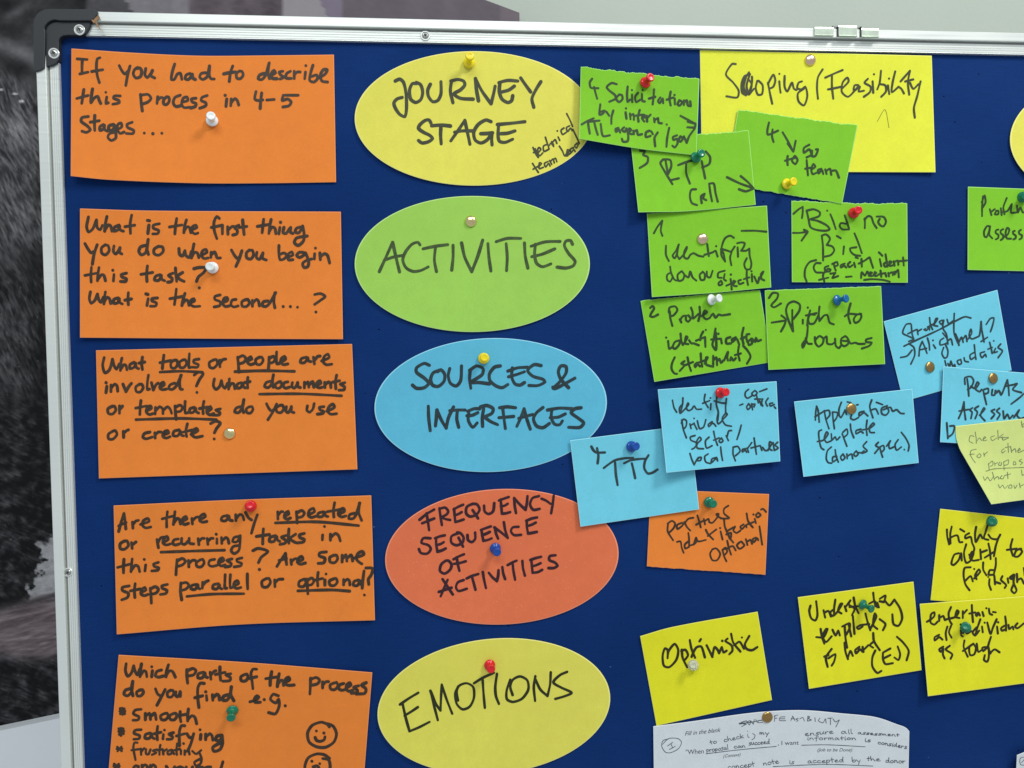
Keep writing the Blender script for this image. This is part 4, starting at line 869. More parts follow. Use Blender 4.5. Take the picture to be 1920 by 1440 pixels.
write('g2', T, 4.41, [
 ('3 RTP', '560,895 600,900 585,930 625,950 620,1000 555,1045;760,970 735,1000 770,1070 840,1185;760,970 820,975 830,1030 800,1100;780,980 800,1090;830,1150 895,1135;890,1020 970,990 1060,970;960,1000 960,1090 992,1180;1095,985 1110,1060 1125,1135;1130,900 1168,950 1160,1010 1100,1040', []),
 ('call', '1045,1230 1005,1235 992,1290 1010,1350 1055,1368;1120,1270 1090,1290 1095,1350;1120,1270 1110,1310 1135,1325;1160,1180 1170,1260 1185,1335;1165,1180 1200,1180 1215,1260 1235,1338', []),
 ('arrow', '1315,1125 1430,1180 1545,1220;1435,1115 1500,1170 1545,1220;1545,1224 1480,1248 1420,1230', [])])
T = (1300, 80, 4.0)
write('yb', T, 4.0, [
 ('Scoping / Feasibility', '318,160 290,160 245,238 300,300 340,360 330,410 248,402;480,285 468,340 485,390 515,385 520,320 490,285;560,300 575,380 592,458;560,310 600,240 615,280 600,330 570,345;645,290 650,345 655,375;645,233;685,250 685,330 705,365 740,300 755,345 775,355;815,290 790,300 780,340 810,350 840,330 855,400 830,470 790,440 785,380 830,345;970,200 935,260 928,340 935,420;990,262 1060,230 1120,205;1040,250 1040,330 1050,420;1010,350 1065,340 1110,330;1120,340 1165,290 1155,262 1120,300 1115,370 1160,405 1210,360 1240,320 1210,320 1205,360 1250,330 1240,365 1280,360;1310,270 1285,300 1330,330 1325,370 1280,405;1345,290 1350,375;1355,236;1408,210 1398,300 1380,350;1400,310 1440,320 1445,365 1410,405;1460,320 1470,385;1468,268;1515,215 1495,300 1490,370 1540,330;1540,330 1560,345 1580,380;1555,290 1625,210;1625,210 1610,300 1620,390;1590,290 1650,275;1625,300 1650,345 1690,310;1705,290 1680,400 1655,490 1662,562', []),
 ('heavily overwritten c', '418,222 380,285 372,360 400,388 425,370 438,310 410,270;425,235 400,320 410,380;425,240 385,250 362,310 365,375 395,395;440,255 440,300 415,390 455,345;395,260 380,330 395,380', [])])
write('yb', T, 1.1, [('faint caret mark', '1380,590 1437,502 1468,638', [])], 'thin')
write('g3', T, 4.18, [
 ('4 to go team', '568,598 555,660 560,690 635,660;595,650 590,700 602,745;708,850 705,880 708,918;688,885 765,862;760,850 740,885 765,910 782,880 765,852;870,765 830,790 830,825 870,800 885,840 850,860;890,810 890,850 915,850 935,800 920,800;850,880 855,940 860,995;840,945 890,935;885,950 915,930 900,910 885,950 895,985 925,975;960,945 935,955 940,980 965,955 975,985;990,950 1000,985;1000,960 1025,945 1035,990;1040,960 1070,960 1092,1012', []),
 ('arrow', '670,672 710,740 750,815;708,755 750,815;752,815 768,735', [])])
T = (1180, 370, 6.4)
write('g4', T, 3.83, [
 ('1 and a dash', '295,430 340,350 395,280;395,280 378,400 398,462;1345,402 1500,400 1645,412', []),
 ('Identifying', '440,580 440,690 475,765;595,565 560,640 520,700 545,730 570,680 590,570 575,690 600,740;600,740 650,690 690,610 690,595 660,650 660,720 700,735 730,690;730,690 770,670 830,700 890,712;935,560 945,640 955,705;900,690 1000,660 1035,640 1050,680 1060,710;1042,585;1255,485 1210,460 1150,490 1110,590 1105,690 1150,770;1150,770 1130,670 1100,620 1180,640 1220,650 1265,590;1230,650 1210,720 1225,815;1300,600 1305,712;1295,550 1345,540 1385,550 1370,600 1340,640;1350,640 1400,640 1440,615;1440,615 1445,700 1465,790 1450,860 1400,860 1380,800 1410,730', []),
 ('donour objective', '490,830 500,900 540,985 570,1000;500,900 455,930 455,990 490,1010 520,960;620,890 580,930 590,1000 640,990 660,930 630,885;660,930 710,960 730,890 760,960 805,1000;880,895 845,930 860,990 900,985 905,920 880,890;930,890 935,950 970,960 1000,880;1145,880 1070,905 1065,960 1110,965;1100,1000 1070,1030 1080,1055 1115,1040 1105,1005;1145,920 1135,980 1160,1000;1215,980 1225,1040 1228,1105;1165,1060 1230,1030;1218,925;1240,1040 1275,1010 1250,1000 1255,1060 1290,1065;1340,990 1310,1000 1320,1040 1370,1025;1410,880 1410,970 1425,1050;1375,980 1440,960;1470,920 1475,1010;1465,885;1500,950 1540,1030 1560,960;1560,990 1610,890 1580,920 1590,980 1620,995', [])])
T = (1460, 360, 6.857)
write('g7', T, 3.83, [
 ('1 Bid no', '190,280 260,220 310,190;310,190 310,260 300,335;360,240 450,222 530,260 520,310 410,350 500,370 620,430 655,480 600,498 480,485 410,450 385,350 360,240;665,285 700,370 735,478;624,238;850,300 880,390 905,470;870,410 800,400 785,440 820,480 905,480;1105,340 1110,400 1108,465;1105,355 1150,310 1190,320 1220,400 1260,462;1300,345 1280,385 1310,430 1350,440 1380,380 1350,320 1260,315', []),
 ('arrow', '185,525 270,525 370,510;325,485 372,510 340,560 295,625', []),
 ('Bid', '555,560 570,700 572,880;555,560 610,545 660,600 620,680;620,680 690,700 715,750 670,810 570,835;840,700 830,800;750,565 800,595;975,530 1020,640 1070,785;1000,710 920,725 930,770 980,810 1050,820', []),
 ('(capacity ident', '480,875 400,900 345,980 335,1080 360,1150;540,915 480,915 450,970 480,1030 560,1035;640,950 595,970 600,1010 640,985 670,1000;710,930 720,970 735,1010;690,925 750,900 760,940 720,955;850,920 800,940 800,970 845,950 870,970;920,900 890,930 910,965 950,940;970,910 985,965;990,840 1020,850;1065,860 1070,960;1030,920 1110,880;1110,880 1150,850 1170,840 1190,900 1215,975;1300,860 1320,955;1290,775 1335,820;1375,800 1400,960;1400,900 1355,920 1370,960 1410,940;1420,930 1450,900 1430,890 1430,950 1470,940;1480,890 1490,945;1490,900 1530,880 1540,935;1600,840 1610,945;1545,890 1645,880', []),
 ('f2 - meeting', '660,1020 590,1030 570,1080 588,1150;520,1130 640,1100;665,1050 730,1040;730,1040 690,1105 765,1080;865,1092 940,1085;1060,1105 1070,1030 1110,1075 1140,1020 1165,1080;1170,1060 1200,1040 1180,1030 1185,1080 1215,1075;1225,1060 1255,1040 1235,1030 1240,1080 1270,1075;1310,1010 1320,1090;1285,1060 1350,1045;1370,1040 1385,1085;1410,1040 1420,1085;1420,1050 1460,1030 1470,1070;1520,1020 1480,1030 1490,1060 1535,1000 1545,1095;1100,1130 1200,1120 1340,1130 1430,1152', [])])
T = (1190, 530, 6.857)
write('g5', T, 4.41, [
 ('2 Problem', '200,325 230,300 250,330 215,390 200,430 240,440 300,410;450,370 460,460 485,555;440,380 450,320 520,305 550,350 500,420 460,430;580,470 600,510;585,480 620,430 660,425;660,425 660,480 690,500 720,460 690,420;725,320 745,380 750,460 780,440 820,400;835,310 840,400 820,490;860,430 930,380 900,360 880,430 920,470 970,450;980,430 1010,400 1040,450 1080,410 1120,420 1225,405', []),
 ('identification', '430,750 445,850 480,830;405,705;590,655 600,750 620,800;590,740 520,760 490,830 520,850 570,800 590,740;630,790 680,700 660,690 650,780 690,790;700,740 730,780 760,780 825,805;880,630 850,690 845,740;790,745 900,700;905,700 910,825;914,606;1040,590 1030,650 1020,720 1000,800 1045,865 1050,760 1045,640;985,730 1100,720;1110,720 1120,780;1077,656;1230,700 1180,720 1180,780 1240,780;1300,700 1250,730 1260,760 1310,720 1345,795;1400,580 1380,680 1400,790;1370,720 1440,690;1430,690 1450,760;1440,665 1475,660;1500,720 1460,760 1470,800 1510,780 1500,720;1510,720 1550,760 1560,710 1580,750 1625,735', []),
 ('(statement)', '515,960 480,1040 475,1110 510,1165 545,1172;640,1010 600,1040 640,1060 580,1135;680,960 700,1060 725,1135;650,1060 750,1020;800,1030 770,1060 780,1085 810,1050 840,1075;850,910 855,1000 870,1080;810,1030 900,1000;900,1040 940,960 920,960 920,1050 1010,1080;1010,940 1010,1060;1010,1000 1050,960 1060,1060;1060,1010 1090,980 1110,1030 1140,1000;1150,1000 1200,890 1190,960 1200,1000;1230,1000 1240,960 1270,1000 1300,970;1340,815 1330,900 1350,1000;1290,930 1365,910;1395,810 1450,870 1490,950 1445,1040', [])])
T = (1420, 520, 6.857)
write('g6', T, 4.18, [
 ('2', '150,265 200,200 265,210 255,270 180,360 215,385 305,335', []),
 ('arrow and Pitch to', '185,582 265,570 345,558;310,490 365,540 350,610 305,695;450,420 450,560 460,695;455,690 390,520 370,420 400,340 470,310 545,350 540,430 460,540;585,545 585,595;648,388;680,425 655,520 640,620;625,490 760,460;740,480 680,480 655,540 670,595 730,590 790,480;800,375 790,480 800,560;800,560 860,490 900,485 930,580 985,605;1200,335 1175,430 1170,500 1195,590;1125,500 1170,470 1280,475;1335,470 1280,480 1240,540 1260,585 1310,560 1340,500 1320,465', []),
 ('donors', '650,625 640,740 620,840 585,905 580,860 630,790;620,780 650,850 700,855;740,770 750,850 790,890 840,850 850,790 800,755 750,800;850,790 890,760 900,850 960,860 1000,830;1000,790 1010,880 1050,910 1070,885;1130,755 1080,790 1080,860 1120,885 1170,850 1160,780 1130,755;1100,815 1150,820;1165,790 1200,850 1260,840 1300,855 1380,855;1470,780 1400,800 1400,830 1470,840 1440,880 1345,915', [])])
T = (1640, 530, 6.26)
write('b1', T, 3.25, [
 ('Strategy', '420,480 370,490 330,590 400,630 460,660 400,690;430,490 440,600 460,665;390,600 490,550;500,550 510,610;510,570 550,545;600,540 580,550 610,560 640,520 645,555;645,410 655,490 680,550;620,520 700,480;690,500 740,420 720,420 700,500 740,510;790,440 760,460 790,490 810,440 800,530 840,600 850,650 800,590;850,430 870,480 930,440;935,360 930,500 935,600 990,735;345,745 500,670 740,560 950,450 1060,400 1130,415', []),
 ('arrow and Alignment?', '305,878 380,860 440,790;400,715 460,760 470,850 425,955;520,860 530,760 560,690;560,690 590,760 615,830;525,790 610,770;620,650 640,720 645,790;690,730 715,770;684,676;810,650 770,680 770,730 820,720 860,700;830,720 860,800 850,870 820,885 790,830 810,760;850,640 860,720;860,680 895,660 915,730;950,600 980,670 990,735;990,700 1020,640 1040,700;1040,660 1070,620 1085,690;1100,660 1140,590 1130,545 1110,620 1140,660 1200,640;1200,640 1230,620 1250,455;1250,455 1260,560 1285,695;1250,690 1325,640;1310,490 1360,420 1400,415 1385,500 1360,575', []),
 ('mandates', '825,915 840,980;860,950 880,985 895,920 920,985 940,960 945,990;1010,900 970,920 990,960 1020,945 1010,900;1050,880 1060,920 1100,930;1170,730 1180,830 1190,900;1165,820 1120,850 1130,900 1180,870;1290,810 1240,830 1260,880 1300,840 1310,870;1350,700 1370,780 1380,830;1330,780 1380,760;1420,770 1400,820 1440,810;1480,720 1450,760 1500,800 1450,880;1398,682', [])])
T = (1740, 670, 4.966)
write('b2', T, 3.71, [
 ('Reports', '365,200 375,280 380,360;345,250 345,190 400,180 425,220 400,280 370,300;400,270 440,290 475,245 460,230 440,290 480,320 500,300;515,310 530,380 545,440;520,300 560,290 560,330 530,340;600,300 595,350 620,350 630,310;640,330 660,310 680,350;690,340 740,210;740,210 750,280 755,355;720,270 790,255;780,260 830,245 790,300 870,328;890,340 860,370 775,435', []),
 ('Assessment', '285,570 315,500 335,415;335,415 340,500 350,580;290,500 380,485;415,470 390,490 410,510 400,570;470,455 435,480 460,510 440,570;480,540 530,480 520,470 490,540 530,590;620,485 590,500 620,530 590,570;665,475 640,500 670,530 645,575;700,500 710,570 740,530 760,570 790,540;800,560 850,490 830,540 860,570 894,560', []),
 ('b', '175,610 180,680 185,755;185,745 230,710 245,640 205,640', [])])
write('ps', T, 1.5, [
 ('check', '430,735 395,730 385,780 420,800;440,695 450,760 450,800;455,780 480,750 500,775;510,765 540,745 525,740 515,775 550,770;620,730 585,745 600,775 640,750;650,680 655,765;700,715 665,745 750,745;690,740 700,770 750,750;870,595 880,650 894,640;880,630 910,600', []),
 ('for other', '450,855 400,870 400,920 440,980;385,905 430,900;480,895 455,920 475,935 495,915 480,895;520,890 525,920;525,905 555,880;710,850 685,870 695,890 720,870;745,800 750,885;720,840 770,830;770,830 780,885;785,870 810,850 820,885;830,870 860,860 850,845 840,885 894,865', []),
 ('proposal', '565,985 570,1050;560,1000 600,965 605,1000 580,1015;620,980 625,1010;630,990 650,980;670,975 655,1000 680,1005 685,980;705,970 710,1050;705,975 750,955 745,995 715,1005;800,970 795,1000 820,995 810,970;870,950 850,965 880,980 860,1000;540,1060 620,1038 894,1025', []),
 ('what', '515,1110 530,1145 555,1115 580,1150 610,1110;600,1070 620,1140;620,1130 650,1110 660,1135;690,1100 670,1125 700,1130 710,1105;740,1070 745,1130;715,1100 770,1085;870,1050 880,1100 894,1090', []),
 ('works', '655,1185 670,1215 695,1190 715,1220 745,1190;760,1190 750,1215 780,1215 780,1190 762,1188;800,1190 810,1220 830,1190;850,1170 860,1215;860,1200 890,1185', [])])
T = (1220, 700, 6.857)
write('b3', T, 3.36, [
 ('Identify', '280,345 300,440 335,500;415,315 410,400 380,515;395,410 370,450 380,515 430,470;440,460 490,400 480,380 460,450 490,480 530,460;530,460 560,420 590,460 655,460;700,270 690,350 740,440;670,385 760,350;775,390 770,465;768,316;850,300 845,400 870,500 865,600;820,355 900,378 970,385;975,325 965,420 965,510', []),
 ('private', '400,600 420,720 460,830;395,640 420,590 460,610 455,680 420,720;505,650 520,710;515,670 560,640;560,650 595,720;558,578;600,610 630,710 680,690 710,595;790,620 740,660 750,685 800,640 840,680;865,520 855,600 870,650 920,610;920,600 985,530 970,510 920,580 960,660 1040,680', []),
 ('co-optica', '1260,205 1220,240 1215,290 1245,320 1300,290;1340,220 1300,260 1330,290 1370,250 1340,220;1400,235 1495,200;1145,410 1185,395;1260,390 1235,430 1250,465 1285,430 1260,390;1300,390 1310,470;1310,400 1340,395 1330,430;1360,280 1385,380;1340,330 1420,330;1400,350 1420,410;1440,330 1425,380 1440,420;1510,320 1480,370 1500,420;1570,380 1530,390 1540,420 1590,400;1590,430 1608,450', []),
 ('sector /', '570,800 510,820 520,860 600,900 560,960 530,975;600,900 650,850 630,820 590,880 600,960 680,970;750,820 705,870 720,960 790,930;810,745 830,840 860,925;810,860 880,830;910,830 880,870 900,890 930,870 910,830;970,800 1000,865;985,810 1005,740 1040,735;1165,665 1140,760 1110,850', []),
 ('local partners', '505,1030 530,1110 560,1175;560,1175 600,1100 625,1080 595,1120 640,1120 650,1080 610,1085;740,1035 695,1070 710,1140 770,1160;850,1080 790,1100 780,1150 850,1090 860,1125;900,945 910,1040 925,1120;1060,960 1060,1040 1090,1125;1060,950 1120,940 1150,1000 1090,1060;1220,970 1180,980 1180,1010 1220,990 1235,1015;1240,960 1260,1015;1250,960 1300,890;1330,830 1345,940 1360,1040;1290,960 1400,930;1410,930 1430,990;1440,950 1470,990 1510,990;1510,980 1560,900 1530,880 1530,970 1560,990;1575,890 1590,990;1635,885 1600,920 1640,960 1590,990', [])])
T = (1480, 720, 6.857)
write('b4', T, 3.36, [
 ('Application', '335,465 340,360 350,285;350,285 370,340 385,490;330,420 430,360;450,340 470,450 510,575;440,350 510,340 520,400 480,450;555,360 565,470 580,575;570,360 620,370 610,430 575,480;670,235 640,320 640,400 665,430 710,350;715,335 735,390;745,230 790,240;866,268 885,266;800,400 790,440 830,460 890,430;960,350 900,370 900,410 960,370 1010,410;1060,205 1035,290 1075,435;1040,340 1110,320 1145,385;1120,235 1200,265;1260,280 1190,310 1190,380 1240,400 1280,350 1250,290;1210,330 1300,300 1330,350 1380,330 1430,375 1475,380', []),
 ('template', '415,590 380,610 385,720 410,820 445,845;360,740 440,720 500,640 480,615 450,700 480,750 540,730;540,640 550,720 590,680 610,720 650,680;680,640 710,720 740,800;690,620 740,580 750,640 710,680;785,515 795,600 830,690;920,580 860,600 860,640 920,610 950,630;1000,465 990,560 1000,660;940,590 1030,570 1095,520 1080,500 1030,560 1040,620 1095,625', []),
 ('(donour spec.)', '540,810 490,860 475,960 500,1010 545,1018;590,845 600,920 630,1005;610,930 560,940 560,1000 610,970;690,900 660,940 680,980 715,950 690,900;740,900 745,960;745,930 800,900 815,960;860,860 830,900 850,930 885,900 860,860;890,880 930,885 960,860;995,740 950,800 1000,860 940,890;1145,750 1110,790 1150,820 1100,890;1165,820 1180,880 1200,940;1165,810 1210,790 1220,840 1180,880;1250,800 1300,730 1280,780 1290,830 1340,810;1400,715 1360,780 1380,850 1440,810;1478,842;1440,620 1500,700 1540,790 1530,860', [])])
T = (1060, 790, 6.857)
write('b5', T, 4.64, [
 ('4 TTL', '335,325 360,370 400,400 510,400;408,345 425,440 415,540;495,600 560,550 640,500 760,475 870,470;640,530 650,680 672,820;755,540 840,500 940,485 1020,480;855,540 875,620 898,730;1070,435 1025,510 1015,600 1060,670 1120,660 1185,620', [])])
T = (1190, 900, 6.857)
write('o1', T, 3.71, [
 ('partner', '430,560 425,660 495,775;425,560 480,525 520,560 500,620 440,680;610,550 545,580 550,630 610,590 630,560;640,540 670,600 715,650;640,560 690,500 755,485;805,455 830,530 850,610;790,575 890,520;890,500 905,570;900,530 950,500 960,540 1000,550 1070,470 1080,435 1050,440 1090,480 1150,500;1205,330 1150,370 1150,430 1215,490 1110,495', []),
 ('identification', '545,795 590,790 605,870 630,935;690,680 700,760 700,860;690,790 645,830 650,880 700,860;720,840 770,820 800,780 790,740 760,830;800,780 830,790 915,770;915,640 940,690 1010,765;940,720 1050,635;1105,660 1130,765;1098,617;1150,510 1160,600 1200,690 1230,760 1240,680 1180,700;1180,660 1270,610;1290,600 1270,650 1310,680 1360,650;1400,570 1360,600 1380,630 1430,580 1440,610;1440,430 1460,530 1520,610;1450,570 1530,540;1545,500 1560,555;1527,442;1590,420 1560,450 1580,480 1620,450 1590,420;1625,380 1650,370 1690,410', []),
 ('optional', '1000,890 970,950 1000,1030 1060,1030 1100,950 1050,880 1000,890;1130,900 1150,980 1180,1045;1130,900 1170,870 1190,920 1160,960;1190,780 1210,870 1240,960;1170,890 1260,850 1300,905;1215,740 1270,805;1350,800 1315,840 1350,885 1410,840 1370,790;1430,760 1450,835;1450,790 1490,770 1510,820;1560,740 1520,760 1530,800 1580,750 1590,775;1605,595 1620,700 1640,830', [])])
T = (1720, 940, 7.2)
write('y1', T, 4.06, [
 ('Highly', '400,380 405,480 430,580;465,340 445,440 450,570;430,580 440,500 540,460 570,550 610,550;580,375 635,408;700,430 650,460 650,500 720,480 740,560 770,640 730,740 700,720;795,345 780,440 790,550 850,450 880,500;950,320 920,420 900,500 960,520;960,450 1000,500 1080,510 1120,450;1090,510 1060,600 1035,740', []),
 ('alert to', '560,700 500,720 460,840 490,860 560,790 590,700 600,800;660,580 630,700 660,830 720,800 760,700 740,680 710,760 750,800 830,790;850,650 860,780;860,690 940,660;960,570 980,660 990,780;910,760 1040,680;1285,510 1260,620 1290,735;1210,655 1340,640;1400,640 1340,660 1310,740 1360,745 1415,680 1390,640', []),
 ('field', '720,890 640,900 625,1000 650,1120 705,1200;650,1070 720,1010 750,1080;768,912;770,1040 850,950 830,920 780,1000 800,1050;890,825 890,920 935,1000;1060,765 1060,860 1030,1000;1040,930 980,930 965,990 1030,990', []),
 ('insight', '975,1050 970,1120 995,1195;957,1020;1040,1000 1050,1120;1060,1090 1120,1110;1150,1010 1130,1060 1200,1130 1180,1170;1220,1040 1230,1100;1300,990 1250,1030 1280,1050 1310,990 1300,1100 1340,1200 1310,1240 1270,1200 1300,1120;1345,980 1350,1090;1350,1070 1400,1040 1440,1110;1440,900 1450,1000', [])])
T = (1700, 1100, 6.545)
write('y2', T, 4.06, [
 ('entertain', '250,430 300,400 340,360 340,315 300,340 295,440 340,465 380,430;400,350 400,420;410,380 450,360 470,410 490,400;545,250 515,330 530,420 555,460;490,400 600,370 640,310 620,290 600,370 650,385;690,300 690,385;700,330 740,285;800,225 805,330 815,435;770,330 840,315;880,320 850,335 860,360 890,330 900,355;930,310 945,360;978,263;1010,270 1020,330 1050,345;1060,310 1095,315', []),
 ('all individual', '400,590 345,620 345,660 400,620 440,650;500,490 480,570 490,655;545,480 520,560 550,625;665,540 670,600 690,610;664,463;690,570 720,545 740,575 790,545;905,400 870,500 840,600;860,500 810,560 840,600 890,540;925,490 935,560;957,441;990,440 1030,580 1060,500 1105,400;1110,490 1120,575;1122,436;1210,365 1220,450 1220,540;1200,480 1160,510 1170,540 1220,520;1250,470 1260,520 1300,490 1310,525;1360,450 1330,490 1360,510 1440,450', []),
 ('as tough', '450,735 400,770 420,800 450,760 445,830 465,880;530,725 480,770 560,830 540,885;710,660 700,740 750,860;690,790 790,720;820,700 770,740 780,840 830,830 850,750 820,700;860,700 880,800 930,770;980,740 930,750 940,790 1000,740 1010,850 990,920 950,900 960,840;1035,615 1000,740 1030,820;1020,820 1080,770 1140,805', [])])
T = (1480, 1080, 6.546)
write('y3', T, 4.29, [
 ('Understanding', '260,365 245,430 270,520 320,545 345,480 330,310;420,420 440,510;430,450 480,430 510,500;565,290 550,400 550,480;545,410 500,450 530,490 590,440 650,340 630,340 600,430 640,460;680,370 700,430;690,380 750,300;750,300 730,350 800,400 770,480;790,265 810,370 850,455;740,380 840,370;1030,205 1040,290 1060,370;980,340 1050,310 1080,385;1080,330 1100,385;1110,280 1180,240 1170,300;1110,310 1160,320;1170,300 1230,360 1290,290;1290,290 1360,400 1385,520 1340,610 1280,590 1265,470', []),
 ('templates', '385,650 400,750 430,830;330,750 420,750 470,650 450,650 410,740 450,810 520,740;530,660 570,730 600,670 620,730;680,620 690,760 710,880;650,620 740,580 740,640 700,720;730,600 760,740;780,490 790,600 800,710;880,600 830,630 850,650 900,620;935,460 960,560 995,665;890,600 980,590;1000,640 1070,500 1050,460 1030,600 1080,650;1110,530 1180,590 1150,665', []),
 ('is hard', '430,990 480,970;520,895 450,1000 470,1115;480,1010 565,960 550,1050 520,1100;680,820 690,930 720,1020;720,1000 750,920 780,980;860,870 810,910 820,950 870,900 900,930;900,870 910,930;920,900 970,850;1030,700 1040,800 1110,910;1040,800 990,850 1030,880', []),
 ('(EJ)', '1055,915 1020,1000 1020,1110 1080,1190 1130,1165;1150,940 1150,1020 1180,1080 1270,1070;1150,940 1240,890;1160,1010 1240,970;1330,865 1360,960 1340,1030 1290,1000;1320,745 1400,820 1465,920 1440,1035', [])])
T = (1180, 1130, 6.0)
write('y4', T, 4.52, [
 ('Optimistic', '435,570 430,530 400,515 375,600 390,710 450,725 530,640 550,530 510,465 440,550 430,625;590,530 600,620 650,725;585,545 630,530 660,590 620,650;680,420 700,520 740,620;700,610 730,540 760,500 810,495 850,615;790,435 805,410;870,480 900,540 935,610;935,600 960,500 1000,540 1010,570 1040,500 1060,560 1095,540;1045,429;1105,405 1080,430 1150,480 1160,540 1125,580;1145,350 1170,450 1250,550;1180,480 1240,440 1290,520;1266,391;1350,375 1300,470 1320,520 1380,535 1440,500', [])])
T = (1800, 60, 3.133)
write('g8', T, 3.71, [
 ('Problem', '135,965 130,1030 130,1082;128,1000 145,960 150,1000 135,1030;175,1040 185,1075;185,1055 205,1040;215,1050 205,1070 225,1070 225,1050 212,1050;240,1035 245,1075;275,975 255,1030 262,1070;245,1060 280,1050 305,1010 300,1060 330,1060;335,1020 340,1060 355,1030 370,1060 390,1050', []),
 ('asses', '178,1142 160,1140 142,1170 144,1200 156,1205 174,1165;176,1145 172,1190 190,1212;226,1160 212,1165 210,1180 226,1192 224,1210 210,1218;254,1158 240,1166 240,1182 254,1194 252,1212 240,1222;258,1205 280,1190 290,1160 278,1150 268,1180 276,1212 300,1214;322,1168 312,1172 314,1186 328,1196 326,1212 314,1218;358,1162 346,1172 350,1186 364,1194 362,1210 350,1218', [])])
T = (1210, 1320, 6.857); T2 = (1450, 1320, 6.857)
write('sh', T, 1.25, [
 ('circled 1', '300,450 230,470 210,540 260,620 330,625 430,570 465,490 420,445 300,445 220,520;285,540 350,495;330,510 350,560;310,585 385,545', []),
 ('crossed out word', '1205,250 1300,215 1230,240 1290,260 1240,290;1300,220 1340,270 1350,215 1310,230;1360,220 1390,260 1400,200;1420,200 1440,240;1500,210 1450,215 1455,240 1510,235;1205,250 1350,235 1505,205;1210,260 1300,245 1400,230;1215,245 1300,265', []),
 ('to check if my', '1315,350;1380,380 1410,400 1400,440 1370,460', [('to', 835, 522, 925, 500, 30), ('check', 1010, 490, 1270, 435, 34), ('i', 1310, 432, 1340, 425, 30), ('my', 1468, 392, 1592, 395, 32)]),
 ('proposal can succeed', '', [('proposal', 785, 620, 1072, 582, 34), ('can', 1140, 572, 1292, 555, 28), ('succeed', 1330, 528, 1605, 510, 34)]),
 ('concept note', '780,640 1200,590 1685,545', [('concept', 1060, 842, 1412, 800, 38), ('note', 1515, 790, 1725, 760, 36)])])
write('sh', T2, 1.25, [
 ('FEASIBILITY', '20,150 15,225;10,155 60,140;20,185 50,180;150,165 90,170 80,210 160,215;85,190 150,190;225,215 250,155;250,155 280,215;230,190 275,190;320,185 290,195 320,210 300,225;340,190 380,175 400,220;445,155 440,220;445,160 470,165 450,185 490,205 440,220;535,175 540,225;600,180 580,215 640,240 670,190 680,245;700,185 760,180;735,190 735,265;770,195 800,230 850,205;850,205 805,295', []),
 ('ensure all assessment', '', [('ensure', 405, 412, 782, 375, 32), ('all', 865, 385, 1027, 382, 32), ('assessment', 1080, 385, 1622, 418, 24)]),
 ('information is considers', '365,530 700,525 1180,550', [('information', 430, 462, 1072, 460, 28), ('is', 1170, 482, 1257, 490, 28), ('considers', 1340, 512, 1722, 575, 28)]),
 ('is accepted by the donor', '0,805 300,790 700,776 1280,798', [('is', 203, 770, 272, 770, 34), ('accepted', 440, 762, 912, 745, 34), ('by', 1010, 745, 1128, 750, 36), ('the', 1200, 730, 1382, 736, 34), ('donor', 1440, 752, 1702, 762, 34)])])
typed('sh', T, 'Fill in the blank', 510, 408, 970, 356, 78, 0.3)
typed('sh', T, '"When', 520, 648, 752, 634, 84)
typed('sh', T, '(Context)', 1003, 690, 1225, 668, 58, 0.3)
typed('sh', T2, ', I want', 58, 530, 328, 522, 78)
typed('sh', T2, '(Job to be Done)', 568, 608, 1015, 610, 60, 0.3)
T = (1760, 1300, 10.29)
write('s2', T, 1.2, [('circled number', '1640,1230 1580,1250 1565,1320 1590,1380 1660,1385;1600,1340 1660,1270', [])])

# ------------------------------------------------------------------ pins and tacks
def plastic(name, c, trans=0.0):
    mt, nt, b = bsdf(name)
    b.inputs['Base Color'].default_value = c; b.inputs['Roughness'].default_value = 0.22
    b.inputs['Specular IOR Level'].default_value = 0.5; b.inputs['Subsurface Weight'].default_value = 0.0
    if trans: b.inputs['Transmission Weight'].default_value = trans; b.inputs['IOR'].default_value = 1.45
    return mt
PL = {'white': plastic('white_plastic', srgb(226, 232, 230)), 'red': plastic('red_plastic', srgb(214, 22, 36)),
      'green': plastic('green_plastic', srgb(0, 118, 88)), 'yellow': plastic('yellow_plastic', srgb(236, 214, 24)),
      'blue': plastic('blue_plastic', srgb(14, 70, 158)), 'sea': plastic('sea_blue_plastic', srgb(0, 98, 160)),
      'clear': plastic('clear_plastic', (0.86, 0.88, 0.72, 1), 0.6)}
def metalm(name, c, r):
    mt, nt, b = bsdf(name)
    n = noise(nt, coords(nt), 420, 3, 0.5)
    nt.links.new(ramp(nt, n, [(0.3, mul(c, .75)), (0.7, c)]), b.inputs['Base Color'])
    b.inputs['Metallic'].default_value = 1.0; b.inputs['Roughness'].default_value = r
    bump(nt, b, noise(nt, coords(nt), 260, 1, 0.4), 0.35, 0.0005)
    return mt
BR = {'brass': metalm('polished_brass', (1.0, 0.82, 0.40, 1), 0.2), 'copper': metalm('copper_plate', (1.0, 0.72, 0.50, 1), 0.24),
      'aged': metalm('aged_brass', (0.50, 0.31, 0.11, 1), 0.3)}
def topmost(px, py, keys):
    return max(CARDS[k][0].h(px, py) for k in keys)
